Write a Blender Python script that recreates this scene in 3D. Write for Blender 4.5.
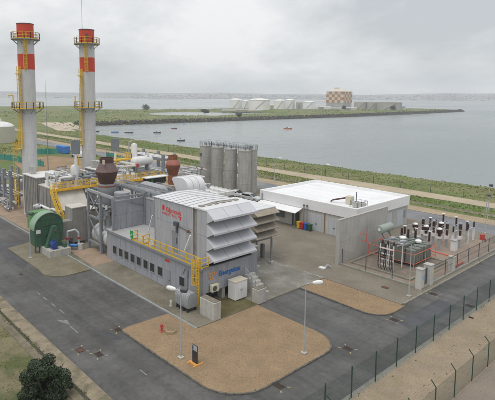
import bpy, bmesh, math, random
import numpy as np
from mathutils import Vector, Matrix
R = math.radians
rnd = random.Random(7)
rs = np.random.RandomState(11)
scene = bpy.context.scene
for o in list(bpy.data.objects):
    bpy.data.objects.remove(o)
C = scene.collection

# ---------------------------------------------------------------- camera
F_PX, W_PX, H_PX = 492.19, 495.0, 400.0
YAW, PITCH, ROLL = R(-49.287), R(6.394), R(-0.2835)
CX, CY = 205.52, 149.0
CAMH = 22.0
cam = bpy.data.cameras.new('camera'); cam_o = bpy.data.objects.new('camera', cam); C.objects.link(cam_o)
cam.sensor_fit = 'HORIZONTAL'; cam.sensor_width = 36.0
cam.lens = 36.0 * F_PX / W_PX
cam.shift_x = (W_PX / 2 - CX) / W_PX
cam.shift_y = -(H_PX / 2 - CY) / W_PX
cam.clip_start = 0.5; cam.clip_end = 30000
fw = Vector((math.sin(YAW) * math.cos(PITCH), math.cos(YAW) * math.cos(PITCH), -math.sin(PITCH)))
rt = Vector((math.cos(YAW), -math.sin(YAW), 0)); dn = fw.cross(rt)
rt2 = math.cos(ROLL) * rt + math.sin(ROLL) * dn; dn2 = -math.sin(ROLL) * rt + math.cos(ROLL) * dn
m3 = Matrix((rt2, -dn2, -fw)).transposed()
cam_o.matrix_world = Matrix.Translation((0, 0, CAMH)) @ m3.to_4x4()
scene.camera = cam_o

# ---------------------------------------------------------------- sky, sun, exposure
SUN_EL, SUN_AZ = R(68), R(165)     # azimuth of the sun measured from +y towards +x
SKX, SKY = 3.1, 1.7
world = bpy.data.worlds.new('World'); scene.world = world; world.use_nodes = True
nt = world.node_tree; nt.nodes.clear()
N = nt.nodes.new; L = nt.links.new
out = N('ShaderNodeOutputWorld'); bg = N('ShaderNodeBackground')
sky = N('ShaderNodeTexSky'); sky.sky_type = 'NISHITA'; sky.sun_disc = False
sky.sun_elevation = SUN_EL; sky.sun_rotation = SUN_AZ; sky.air_density = 1.2; sky.dust_density = 4.0
tc = N('ShaderNodeTexCoord')
sep = N('ShaderNodeSeparateXYZ'); L(tc.outputs['Generated'], sep.inputs[0])
# cloud layer projected on a plane overhead so that it flattens towards the horizon
zadd = N('ShaderNodeMath'); zadd.operation = 'ADD'; zadd.inputs[1].default_value = 0.34; L(sep.outputs[2], zadd.inputs[0])
zmax = N('ShaderNodeMath'); zmax.operation = 'MAXIMUM'; zmax.inputs[1].default_value = 0.05; L(zadd.outputs[0], zmax.inputs[0])
dv = N('ShaderNodeVectorMath'); dv.operation = 'DIVIDE'; L(tc.outputs['Generated'], dv.inputs[0])
cmb = N('ShaderNodeCombineXYZ'); [L(zmax.outputs[0], cmb.inputs[i]) for i in range(3)]
L(cmb.outputs[0], dv.inputs[1])
mp = N('ShaderNodeMapping'); mp.inputs['Scale'].default_value = (1, 1, 0); mp.inputs['Location'].default_value = (SKX, SKY, 0); L(dv.outputs[0], mp.inputs[0])
n1 = N('ShaderNodeTexNoise'); n1.inputs['Scale'].default_value = 1.0; n1.inputs['Detail'].default_value = 9; n1.inputs['Roughness'].default_value = .58; n1.inputs['Distortion'].default_value = .25
L(mp.outputs[0], n1.inputs['Vector'])
rmp = N('ShaderNodeValToRGB'); rmp.color_ramp.elements[0].position = .38; rmp.color_ramp.elements[1].position = .62
rmp.color_ramp.elements[0].color = (5.5, 5.8, 6.15, 1); rmp.color_ramp.elements[1].color = (9.3, 9.35, 9.4, 1)
L(n1.outputs['Fac'], rmp.inputs[0])
mx = N('ShaderNodeMixRGB'); mx.inputs[0].default_value = .9
L(sky.outputs[0], mx.inputs[1]); L(rmp.outputs[0], mx.inputs[2])
L(mx.outputs[0], bg.inputs[0]); bg.inputs[1].default_value = 0.108
L(bg.outputs[0], out.inputs[0])
sun = bpy.data.lights.new('sun', 'SUN'); sun.energy = 1.5; sun.angle = R(40); sun.color = (1, .96, .9)
sun_o = bpy.data.objects.new('sun', sun); C.objects.link(sun_o)
sd = Vector((math.sin(SUN_AZ) * math.cos(SUN_EL), math.cos(SUN_AZ) * math.cos(SUN_EL), math.sin(SUN_EL)))
sun_o.rotation_euler = sd.to_track_quat('Z', 'Y').to_euler()
vs = scene.view_settings
vs.view_transform = 'Standard'; vs.look = 'None'; vs.exposure = 0.0; vs.gamma = 1.0; vs.use_curve_mapping = False
scene.render.engine = 'CYCLES'
scene.cycles.use_denoising = True
scene.cycles.volume_bounces = 1; scene.cycles.max_bounces = 6; scene.cycles.diffuse_bounces = 3

# ---------------------------------------------------------------- materials
MATS = {}
def srgb(r, g, b):
    f = lambda c: (c / 255 / 12.92) if c / 255 <= .04045 else ((c / 255 + .055) / 1.055) ** 2.4
    return (f(r), f(g), f(b))
def mat(name, col, rough=.6, metal=0., var=.12, scale=1.5, fine=0., fscale=25., bump=0., bscale=30., streak=0.,
        stain=None, samt=.5, sscale=.3, slo=.5, shi=.62, island=0., rvar=0., spec=.5, ripple=None):
    """principled material whose colour varies with position: broad tone, fine grain, rain streaks, stains with a colour of their own"""
    if name in MATS: return MATS[name]
    m = bpy.data.materials.new(name); m.use_nodes = True; t = m.node_tree; n = t.nodes; l = t.links
    b = n['Principled BSDF']; b.inputs['Roughness'].default_value = rough; b.inputs['Metallic'].default_value = metal
    b.inputs['Specular IOR Level'].default_value = spec
    geo = n.new('ShaderNodeNewGeometry')
    def noise(sc, det=4, vec=None, rgh=.55):
        q = n.new('ShaderNodeTexNoise'); q.inputs['Scale'].default_value = sc; q.inputs['Detail'].default_value = det; q.inputs['Roughness'].default_value = rgh
        l.new(vec or geo.outputs['Position'], q.inputs['Vector']); return q.outputs['Fac']
    def mapr(v, a, c, lo=.3, hi=.7):
        q = n.new('ShaderNodeMapRange'); q.inputs[1].default_value = lo; q.inputs[2].default_value = hi; q.inputs[3].default_value = a; q.inputs[4].default_value = c
        l.new(v, q.inputs[0]); return q.outputs[0]
    def mul(a, c):
        q = n.new('ShaderNodeMath'); q.operation = 'MULTIPLY'; l.new(a, q.inputs[0]); l.new(c, q.inputs[1]); return q.outputs[0]
    val = mapr(noise(scale), 1 - var, 1 + var)
    if fine: val = mul(val, mapr(noise(fscale, 3), 1 - fine, 1 + fine))
    if streak:
        mpn = n.new('ShaderNodeMapping'); mpn.inputs['Scale'].default_value = (2.6, 2.6, .22); l.new(geo.outputs['Position'], mpn.inputs[0])
        val = mul(val, mapr(noise(1.6, 5, mpn.outputs[0], .65), 1 - streak, 1 + streak * .4))
    if island:
        val = mul(val, mapr(geo.outputs['Random Per Island'], 1 - island, 1 + island, 0, 1))
    hs = n.new('ShaderNodeVectorMath'); hs.operation = 'SCALE'; hs.inputs[0].default_value = col; l.new(val, hs.inputs['Scale'])
    c = hs.outputs[0]
    if stain:
        mm = n.new('ShaderNodeMixRGB'); mm.inputs[2].default_value = (*stain, 1)
        l.new(mapr(noise(sscale, 6, None, .6), 0, samt, slo, shi), mm.inputs[0]); l.new(c, mm.inputs[1]); c = mm.outputs[0]
    l.new(c, b.inputs['Base Color'])
    if rvar: l.new(mapr(noise(.22, 5), max(.03, rough - rvar), min(1, rough + rvar)), b.inputs['Roughness'])
    if bump:
        bp = n.new('ShaderNodeBump'); bp.inputs['Strength'].default_value = bump; bp.inputs['Distance'].default_value = .05
        l.new(noise(bscale, 4), bp.inputs['Height']); l.new(bp.outputs[0], b.inputs['Normal'])
    MATS[name] = m; return m

asphalt = mat('asphalt', (.086, .084, .081), .6, var=.24, scale=.16, fine=.16, fscale=2.2, bump=.25, bscale=18, stain=(.15, .148, .145), samt=.55, sscale=.12, slo=.5, shi=.64, rvar=.2)
def wear_asphalt(m):
    t = m.node_tree; n = t.nodes; l = t.links; b = n['Principled BSDF']; src = b.inputs['Base Color'].links[0].from_socket
    geo = n.new('ShaderNodeNewGeometry')
    def tone(vec_scale, sc, det, lo, hi, a, c, rough=.6):
        mp_ = n.new('ShaderNodeMapping'); mp_.inputs['Scale'].default_value = vec_scale; l.new(geo.outputs['Position'], mp_.inputs[0])
        q = n.new('ShaderNodeTexNoise'); q.inputs['Scale'].default_value = sc; q.inputs['Detail'].default_value = det; q.inputs['Roughness'].default_value = rough; l.new(mp_.outputs[0], q.inputs['Vector'])
        r = n.new('ShaderNodeMapRange'); r.inputs[1].default_value = lo; r.inputs[2].default_value = hi; r.inputs[3].default_value = a; r.inputs[4].default_value = c; l.new(q.outputs['Fac'], r.inputs[0]); return r.outputs[0]
    outs = [tone((.03, 1, 1), .9, 4, .42, .62, 1.10, .86),        # wheel tracks along the near road
            tone((1, .03, 1), .9, 4, .45, .65, 1.06, .88),        # wheel tracks along the fence road
            tone((1, 1, 1), .45, 8, .56, .68, 1.0, .66, .7),      # oil and damp patches
            tone((1, 1, 1), 7.0, 3, .62, .72, 1.0, 1.35)]         # pale grit
    vo = n.new('ShaderNodeTexVoronoi'); vo.feature = 'DISTANCE_TO_EDGE'; vo.inputs['Scale'].default_value = .22
    wn = n.new('ShaderNodeTexNoise'); wn.inputs['Scale'].default_value = .8; wn.inputs['Detail'].default_value = 4; l.new(geo.outputs['Position'], wn.inputs['Vector'])
    sc_ = n.new('ShaderNodeVectorMath'); sc_.operation = 'MULTIPLY_ADD'; l.new(wn.outputs['Color'], sc_.inputs[0]); sc_.inputs[1].default_value = (2.2, 2.2, 0); l.new(geo.outputs['Position'], sc_.inputs[2]); l.new(sc_.outputs[0], vo.inputs['Vector'])
    cr_ = n.new('ShaderNodeMapRange'); cr_.inputs[1].default_value = 0; cr_.inputs[2].default_value = .009; cr_.inputs[3].default_value = .74; cr_.inputs[4].default_value = 1; l.new(vo.outputs['Distance'], cr_.inputs[0]); outs.append(cr_.outputs[0])
    c = src
    for o in outs:
        v = n.new('ShaderNodeVectorMath'); v.operation = 'SCALE'; l.new(c, v.inputs[0]); l.new(o, v.inputs['Scale']); c = v.outputs[0]
    l.new(c, b.inputs['Base Color'])
wear_asphalt(asphalt)
asphalt_sheen = mat('asphalt_back', (.16, .165, .175), .5, var=.2, scale=.2, fine=.1, fscale=3, rvar=.2)  # paler tone: wet sheen of the back road put into its colour
concrete = mat('concrete_yard', (.205, .185, .14), .8, var=.2, scale=.3, fine=.14, fscale=4, bump=.2, stain=(.10, .09, .058), samt=.65, sscale=.22, slo=.48, shi=.66, rvar=.15)
moss_conc = mat('mossy_concrete', (.20, .178, .125), .85, var=.16, scale=.4, fine=.15, fscale=5, bump=.2, stain=(.14, .12, .06), samt=.55, sscale=.35)
paver = mat('brown_paving', (.215, .19, .15), .85, var=.14, scale=.25, fine=.14, fscale=5, bump=.2, stain=(.15, .13, .10), samt=.6, sscale=.2, slo=.45, shi=.62)
gravel = mat('tan_gravel', (.305, .217, .13), .95, var=.14, scale=.5, fine=.22, fscale=14, bump=.5, bscale=35, stain=(.245, .18, .115), samt=.55, sscale=.4)
pinkdirt = mat('pink_clay_ground', (.34, .25, .18), .9, var=.16, scale=.5, fine=.1, fscale=8, bump=.3, stain=(.27, .2, .14), samt=.5, sscale=.35)
slabgravel = mat('pink_gravel', (.30, .235, .185), .95, var=.12, scale=.6, fine=.18, fscale=12, bump=.5, bscale=40)
dirt = mat('sandy_dirt', (.30, .24, .17), .95, var=.15, scale=.35, fine=.16, fscale=7, bump=.4, stain=(.23, .20, .10), samt=.45, sscale=.5, slo=.56, shi=.66)
dirt2 = mat('grey_gravel_track', (.235, .195, .155), .95, var=.12, scale=.4, fine=.18, fscale=9, bump=.4)
kerbm = mat('kerb_concrete', (.29, .28, .24), .85, var=.2, scale=1.2, fine=.12, fscale=10, stain=(.16, .15, .1), samt=.6, sscale=1.2)
darkjoint = mat('dark_channel', (.06, .056, .045), .9, var=.3, scale=1.5)
lawn = mat('lawn_ground', (.175, .155, .085), .95, var=.2, scale=.5, fine=.2, fscale=6, bump=.4, stain=(.075, .095, .025), samt=.9, sscale=.32, slo=.47, shi=.6)
terrain = mat('terrain', (.185, .178, .072), .95, var=.25, scale=.06, fine=.2, fscale=.6, stain=(.105, .155, .034), samt=.95, sscale=.035, slo=.42, shi=.58)
orangesoil = mat('orange_soil', (.30, .20, .115), .95, var=.2, scale=.2, fine=.12, fscale=2, stain=(.2, .18, .09), samt=.7, sscale=.15)
sand = mat('beach_sand', (.50, .42, .33), .95, var=.12, scale=.1, fine=.08, fscale=1)
pathm = mat('sandy_path', (.42, .35, .25), .95, var=.12, scale=.2, fine=.1, fscale=2)
rock = mat('dark_rock', (.075, .07, .062), .9, var=.3, scale=.4, island=.4)
tuft = mat('grass_tufts', (.165, .235, .045), .9, var=.45, scale=.12, island=.35, stain=(.26, .28, .085), samt=.75, sscale=.09, slo=.46, shi=.58)
tuft_lawn = mat('lawn_tufts', (.20, .205, .075), .9, var=.35, scale=.5, island=.35)
leafm = mat('shrub_leaves', (.020, .042, .013), .55, var=.4, scale=1.2, island=.55)
bark = mat('bark', (.07, .055, .04), .9, var=.3, scale=6)
clad = mat('grey_cladding', (.345, .355, .39), .45, var=.06, scale=.7, streak=.2, fine=.03, fscale=3)
clad2 = mat('grey_cladding_dull', (.29, .30, .325), .5, var=.07, scale=.7, streak=.2)
clad_up = mat('light_cladding', (.43, .435, .465), .45, var=.05, scale=.7, streak=.18, fine=.03, fscale=3)
louvre_m = mat('louvre_sheet', (.56, .565, .60), .42, var=.04, scale=.5, streak=.07)
roofw = mat('white_roof_sheet', (.70, .705, .72), .5, var=.06, scale=.5, stain=(.60, .59, .57), samt=.5, sscale=.5)
roofgrey = mat('grey_roof_sheet', (.43, .43, .435), .6, var=.09, scale=.7, stain=(.36, .34, .30), samt=.5, sscale=.6)
membrane = mat('white_membrane', (.83, .835, .845), .6, var=.03, scale=.3, fine=.02, fscale=2, stain=(.70, .69, .66), samt=.5, sscale=.25, slo=.5, shi=.7)
render_w = mat('cream_render', (.55, .54, .50), .8, var=.06, scale=.5, streak=.1)
bldgrey = mat('grey_render', (.46, .46, .45), .85, var=.07, scale=.5, streak=.12)
conc_wall = mat('cast_concrete', (.47, .46, .43), .85, var=.1, scale=.6, streak=.12, fine=.05, fscale=6)
conc_pl = mat('plinth_concrete', (.46, .45, .41), .85, var=.12, scale=.9, streak=.25, fine=.06, fscale=6)
silo_m = mat('silo_grey', (.42, .41, .38), .7, var=.1, scale=.5, streak=.25, fine=.05, fscale=4)
chimw = mat('chimney_white', (.60, .60, .60), .55, var=.05, scale=.5, streak=.14)
chimr = mat('chimney_red', (.60, .055, .022), .5, var=.1, scale=.6, streak=.15)
yellow = mat('safety_yellow', (.72, .46, .035), .5, var=.12, scale=2)
steelg = mat('painted_steel_grey', (.25, .265, .29), .5, var=.12, scale=1.2, streak=.12)
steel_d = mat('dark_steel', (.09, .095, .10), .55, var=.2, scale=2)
galv = mat('galvanised', (.46, .48, .50), .45, .35, var=.1, scale=2)
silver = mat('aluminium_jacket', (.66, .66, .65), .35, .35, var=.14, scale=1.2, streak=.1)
hrsgm = mat('duct_casing', (.31, .30, .28), .6, var=.14, scale=.8, streak=.3)
pale = mat('pale_duct_cover', (.60, .57, .52), .7, var=.1, scale=.8, streak=.15)
whitep = mat('white_paint', (.76, .76, .75), .5, var=.08, scale=1, streak=.1)
beige = mat('beige_paint', (.60, .55, .43), .6, var=.08, scale=1)
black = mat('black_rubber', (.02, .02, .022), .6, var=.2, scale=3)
darkgl = mat('dark_glass', (.025, .03, .03), .12, var=.2, scale=2)
greengl = mat('green_glass', (.09, .14, .125), .12, var=.2, scale=1)
fan_g = mat('fan_green', (.055, .13, .08), .5, var=.12, scale=1, streak=.2)
fan_lit = mat('fan_green_lit', (.25, .37, .27), .55, var=.1, scale=1)  # paler green: light on the upward-facing rim put into its colour
bluem = mat('motor_blue', (.03, .07, .26), .4, var=.1)
blue2 = mat('container_blue', (.05, .21, .56), .5, var=.1, scale=.4)
tealnet = mat('teal_net', (.035, .25, .20), .8, var=.2, scale=.3)
rust_d = mat('dark_rust', (.088, .042, .034), .7, var=.25, scale=.8, streak=.25)
rust_b = mat('purple_rust', (.17, .115, .11), .7, var=.15, scale=.8, streak=.25, stain=(.16, .075, .04), samt=.4, sscale=1.5)
rust_o = mat('orange_rust', (.27, .095, .045), .8, var=.25, scale=.9, streak=.3, stain=(.14, .06, .035), samt=.6, sscale=1)
rust_p = mat('pink_rust', (.36, .135, .10), .75, var=.14, scale=.9, streak=.2)
brownl = mat('weathered_louvre', (.33, .285, .225), .65, var=.15, scale=.8, streak=.3)
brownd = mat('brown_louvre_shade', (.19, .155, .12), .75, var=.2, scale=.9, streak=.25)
xf_g = mat('transformer_green', (.205, .215, .19), .5, var=.12, scale=1.2, streak=.2)
xf_l = mat('conservator_green', (.29, .34, .30), .45, var=.08, scale=1)
porc = mat('brown_porcelain', (.055, .022, .018), .25, var=.15, scale=4)
redp = mat('fire_red', (.45, .06, .045), .5, var=.1, scale=2)
orangep = mat('orange_red_pipe', (.60, .125, .075), .5, var=.1, scale=2)
orangew = mat('orange_board', (.72, .36, .09), .6, var=.1, scale=3)
greenp = mat('sign_green', (.02, .33, .08), .5, var=.05)
txt_red = mat('lettering_red', (.62, .035, .025), .5, var=.05)
txt_blue = mat('lettering_blue', (.018, .13, .44), .5, var=.05)
txt_or = mat('logo_orange', (.80, .29, .03), .5, var=.05)
fence_g = mat('fence_green', (.018, .062, .050), .5, var=.15, scale=3)
white_mark = mat('worn_white_paint', (.215, .215, .215), .8, var=.35, scale=2.5)
yel_mark = mat('yellow_road_paint', (.34, .27, .13), .8, var=.45, scale=4)
grate_m = mat('iron_grate', (.055, .035, .028), .7, var=.3, scale=5)
carw = mat('car_white', (.72, .72, .73), .25, var=.03)
cars = mat('car_silver', (.55, .57, .60), .25, .1, var=.03)
lampw = mat('lamp_white', (.82, .82, .81), .4, var=.03)
tankw = mat('tank_white', (.82, .81, .79), .6, var=.06, scale=.05, streak=.0)
tankg = mat('tank_grey', (.40, .38, .36), .7, var=.1, scale=.05)
check_o = mat('check_orange', (.42, .18, .07), .7, var=.12, scale=.1)
check_w = mat('check_cream', (.62, .56, .45), .7, var=.08, scale=.1)
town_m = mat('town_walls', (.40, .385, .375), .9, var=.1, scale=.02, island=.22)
hill_m = mat('far_hill', (.27, .28, .29), 1, var=.3, scale=.006, stain=(.33, .33, .335), samt=.7, sscale=.004, slo=.45, shi=.6)  # pale blue-grey puts distance haze into the hill colour
binm = {k: mat('bin_' + k, c, .5, var=.08) for k, c in dict(yellow=(.72, .52, .02), red=(.50, .03, .03), blue=(.02, .11, .42), green=(.02, .10, .045)).items()}

# water
mw = bpy.data.materials.new('estuary_water'); mw.use_nodes = True
t = mw.node_tree; b = t.nodes['Principled BSDF']
b.inputs['Base Color'].default_value = (.25, .28, .28, 1); b.inputs['Roughness'].default_value = .22; b.inputs['IOR'].default_value = 1.33
g = t.nodes.new('ShaderNodeNewGeometry'); mpn = t.nodes.new('ShaderNodeMapping'); mpn.inputs['Scale'].default_value = (1, .55, 1); mpn.inputs['Rotation'].default_value = (0, 0, R(25))
t.links.new(g.outputs['Position'], mpn.inputs[0])
q1 = t.nodes.new('ShaderNodeTexNoise'); q1.inputs['Scale'].default_value = .45; q1.inputs['Detail'].default_value = 6; q1.inputs['Roughness'].default_value = .6; t.links.new(mpn.outputs[0], q1.inputs['Vector'])
bp = t.nodes.new('ShaderNodeBump'); bp.inputs['Strength'].default_value = .6; bp.inputs['Distance'].default_value = .5; t.links.new(q1.outputs['Fac'], bp.inputs['Height'])
q3 = t.nodes.new('ShaderNodeTexNoise'); q3.inputs['Scale'].default_value = .11; q3.inputs['Detail'].default_value = 3; mp3 = t.nodes.new('ShaderNodeMapping'); mp3.inputs['Scale'].default_value = (1, .35, 1); mp3.inputs['Rotation'].default_value = (0, 0, R(40)); t.links.new(g.outputs['Position'], mp3.inputs[0]); t.links.new(mp3.outputs[0], q3.inputs['Vector'])
bp3 = t.nodes.new('ShaderNodeBump'); bp3.inputs['Strength'].default_value = .9; bp3.inputs['Distance'].default_value = 2.4; t.links.new(q3.outputs['Fac'], bp3.inputs['Height']); t.links.new(bp.outputs[0], bp3.inputs['Normal'])
t.links.new(bp3.outputs[0], b.inputs['Normal'])
q2 = t.nodes.new('ShaderNodeTexNoise'); q2.inputs['Scale'].default_value = .006; q2.inputs['Detail'].default_value = 5; t.links.new(mpn.outputs[0], q2.inputs['Vector'])
mr = t.nodes.new('ShaderNodeMapRange'); mr.inputs[1].default_value = .3; mr.inputs[2].default_value = .7; mr.inputs[3].default_value = .10; mr.inputs[4].default_value = .34
t.links.new(q2.outputs['Fac'], mr.inputs[0]); t.links.new(mr.outputs[0], b.inputs['Roughness'])

# ---------------------------------------------------------------- helpers
ORG = {}
class MB:
    def __init__(s): s.v = []; s.f = []
    def add(s, vs, fs):
        k = len(s.v); s.v += [tuple(p) for p in vs]; s.f += [tuple(i + k for i in q) for q in fs]; return s
    def box(s, x0, x1, y0, y1, z0, z1):
        return s.add([(x0,y0,z0),(x1,y0,z0),(x1,y1,z0),(x0,y1,z0),(x0,y0,z1),(x1,y0,z1),(x1,y1,z1),(x0,y1,z1)],
                     [(0,3,2,1),(4,5,6,7),(0,1,5,4),(1,2,6,5),(2,3,7,6),(3,0,4,7)])
    def cyl(s, p0, p1, r0, r1=None, n=12, caps=True):
        r1 = r0 if r1 is None else r1
        p0 = Vector(p0); p1 = Vector(p1); d = (p1 - p0).normalized()
        a = d.orthogonal().normalized() if abs(d.z) < .999 else Vector((1, 0, 0)); c = d.cross(a)
        vs = []
        for p, r in ((p0, r0), (p1, r1)):
            for i in range(n):
                w = 2 * math.pi * i / n; vs.append(p + (a * math.cos(w) + c * math.sin(w)) * r)
        fs = [(i, (i + 1) % n, n + (i + 1) % n, n + i) for i in range(n)]
        if caps: fs += [tuple(range(n - 1, -1, -1)), tuple(range(n, 2 * n))]
        return s.add(vs, fs)
    def bar(s, p0, p1, w, h=None):
        """square bar between two points"""
        h = w if h is None else h
        p0 = Vector(p0); p1 = Vector(p1); d = (p1 - p0).normalized()
        up = Vector((0, 0, 1)) if abs(d.z) < .95 else Vector((0, 1, 0))
        a = d.cross(up).normalized() * w / 2; c = a.cross(d).normalized() * h / 2
        vs = [p + q for p in (p0, p1) for q in (-a - c, a - c, a + c, -a + c)]
        return s.add(vs, [(3,2,1,0),(4,5,6,7),(0,1,5,4),(1,2,6,5),(2,3,7,6),(3,0,4,7)])
    def tube(s, pts, r, n=8):
        for a, c in zip(pts, pts[1:]): s.cyl(a, c, r, r, n)
        return s
    def lathe(s, c, prof, n=24, caps=True):
        cx, cy, cz = c; vs = []
        for r, z in prof:
            for i in range(n):
                w = 2 * math.pi * i / n; vs.append((cx + r * math.cos(w), cy + r * math.sin(w), cz + z))
        fs = []
        for k in range(len(prof) - 1):
            fs += [(k*n+i, k*n+(i+1)%n, (k+1)*n+(i+1)%n, (k+1)*n+i) for i in range(n)]
        if caps: fs += [tuple(range(n-1,-1,-1)), tuple(range((len(prof)-1)*n, len(prof)*n))]
        return s.add(vs, fs)
    def prism_y(s, poly, y0, y1):      # polygon in x,z extruded along y
        n = len(poly); vs = [(x, y0, z) for x, z in poly] + [(x, y1, z) for x, z in poly]
        return s.add(vs, [tuple(range(n)), tuple(range(2*n-1, n-1, -1))] + [(i, n+i, n+(i+1)%n, (i+1)%n) for i in range(n)])
    def prism_x(s, poly, x0, x1):      # polygon in y,z extruded along x
        n = len(poly); vs = [(x0, y, z) for y, z in poly] + [(x1, y, z) for y, z in poly]
        return s.add(vs, [tuple(range(n-1,-1,-1)), tuple(range(n, 2*n))] + [(i, (i+1)%n, n+(i+1)%n, n+i) for i in range(n)])
    def prism_z(s, poly, z0, z1):
        n = len(poly); vs = [(x, y, z0) for x, y in poly] + [(x, y, z1) for x, y in poly]
        return s.add(vs, [tuple(range(n-1,-1,-1)), tuple(range(n, 2*n))] + [(i, (i+1)%n, n+(i+1)%n, n+i) for i in range(n)])
    def sphere(s, c, r, n=12, m=8, sz=1.):
        prof = [(max(.001, r * math.sin(math.pi * k / m)), -r * sz * math.cos(math.pi * k / m)) for k in range(m + 1)]
        return s.lathe(c, prof, n)
    def build(s, name, material, parent=None, smooth=False, local=False, bevel=0.):
        me = bpy.data.meshes.new(name)
        o0 = Vector((0, 0, 0)) if (parent is None or local) else ORG.get(parent.name, Vector((0, 0, 0)))
        me.from_pydata([tuple(Vector(p) - o0) for p in s.v], [], s.f)
        bm = bmesh.new(); bm.from_mesh(me); bmesh.ops.recalc_face_normals(bm, faces=bm.faces)
        if bevel: bmesh.ops.bevel(bm, geom=list(bm.edges), offset=bevel, segments=1, affect='EDGES')
        bm.to_mesh(me); bm.free()
        if smooth:
            me.polygons.foreach_set('use_smooth', [True] * len(me.polygons)); me.set_sharp_from_angle(angle=R(38))
        me.materials.append(material)
        o = bpy.data.objects.new(name, me); C.objects.link(o)
        if parent is not None: o.parent = parent; ORG[o.name] = o0
        return o
def tag(o, label, cat, group=None):
    o['label'] = label; o['category'] = cat
    if group: o['group'] = group
    return o
def thing(name, label, cat, loc=(0, 0, 0), group=None, rz=0):
    o = bpy.data.objects.new(name, None); C.objects.link(o); o.location = loc; o.rotation_euler = (0, 0, rz); o.empty_display_size = .3
    ORG[o.name] = Vector(loc); return tag(o, label, cat, group)
def struct(o): o['kind'] = 'structure'; return o
def stuff(o): o['kind'] = 'stuff'; return o
def copy_tree(o, parent=None):
    c = o.copy(); C.objects.link(c); c.parent = parent
    for ch in list(o.children): copy_tree(ch, c)
    return c
def dup(root, loc, label, rz=None):
    c = copy_tree(root); c.location = loc; c['label'] = label
    if rz is not None: c.rotation_euler = (0, 0, rz)
    ORG[c.name] = Vector(loc); return c
def linked(name, me, parent, loc=(0, 0, 0), rot=(0, 0, 0), scale=(1, 1, 1)):
    o = bpy.data.objects.new(name, me); C.objects.link(o); o.parent = parent; o.location = loc; o.rotation_euler = rot; o.scale = scale
    return o
def array_mesh(name, V, Fq, material):
    me = bpy.data.meshes.new(name); V = np.asarray(V, np.float32); Fq = np.asarray(Fq, np.int32); k = Fq.shape[1]
    me.vertices.add(len(V)); me.vertices.foreach_set('co', V.ravel())
    me.loops.add(Fq.size); me.loops.foreach_set('vertex_index', Fq.ravel())
    me.polygons.add(len(Fq)); me.polygons.foreach_set('loop_start', np.arange(0, Fq.size, k, dtype=np.int32))
    me.update(calc_edges=True); me.materials.append(material)
    o = bpy.data.objects.new(name, me); C.objects.link(o); return o
def text_mesh(txt, size, material, name, parent, mtx, shear=0., offset=0., extrude=.01, space=1.0):
    cu = bpy.data.curves.new('lettering_curve', 'FONT'); cu.body = txt; cu.size = size; cu.extrude = extrude; cu.shear = shear; cu.offset = offset; cu.space_character = space
    tmp = bpy.data.objects.new('tmp', cu); C.objects.link(tmp)
    dg = bpy.context.evaluated_depsgraph_get(); me = bpy.data.meshes.new_from_object(tmp.evaluated_get(dg))
    bpy.data.objects.remove(tmp); me.transform(mtx); me.materials.clear(); me.materials.append(material)
    if parent is not None: me.transform(Matrix.Translation(-ORG[parent.name]))
    o = bpy.data.objects.new(name, me); C.objects.link(o); o.parent = parent; return o
def rail(mb, pts, h=1.1, step=1.2, r=.028, toe=True, mid=True):
    """tubular guard rail along a polyline"""
    for a, c in zip(pts, pts[1:]):
        a = Vector(a); c = Vector(c); n = max(1, round((c - a).length / step))
        for k in range(n + 1):
            p = a.lerp(c, k / n); mb.bar(p, p + Vector((0, 0, h)), r * 2)
        up = Vector((0, 0, 1))
        mb.bar(a + up * h, c + up * h, r * 2)
        if mid: mb.bar(a + up * h * .52, c + up * h * .52, r * 1.7)
        if toe: mb.bar(a + up * .08, c + up * .08, .03, .16)
    return mb
def caged_ladder(mb, base, z0, z1, out, w=.5, cage_from=2.4, r=.03):
    """vertical ladder; out = unit vector from the wall to the climber"""
    out = Vector((out[0], out[1], 0)).normalized(); side = Vector((-out.y, out.x, 0)); b0 = Vector((base[0], base[1], 0)) + out * .18
    for s_ in (-1, 1): mb.bar(b0 + side * s_ * w / 2 + Vector((0, 0, z0)), b0 + side * s_ * w / 2 + Vector((0, 0, z1)), r * 2.2)
    k = z0 + .25
    while k < z1:
        mb.bar(b0 - side * w / 2 + Vector((0, 0, k)), b0 + side * w / 2 + Vector((0, 0, k)), r * 1.4); k += .3
    if cage_from is not None:
        k = z0 + cage_from; ring = [(math.cos(a), math.sin(a)) for a in [R(x) for x in range(0, 181, 30)]]
        while k <= z1 + .01:
            pts = [b0 + side * c * .36 + out * (s * .68) + Vector((0, 0, k)) for c, s in ring]
            for a, c in zip(pts, pts[1:]): mb.bar(a, c, .04, .06)
            k += .8
        for c, s in ring[1:-1]: mb.bar(b0 + side * c * .36 + out * s * .68 + Vector((0, 0, z0 + cage_from)), b0 + side * c * .36 + out * s * .68 + Vector((0, 0, z1)), .04)
    return mb

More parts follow.
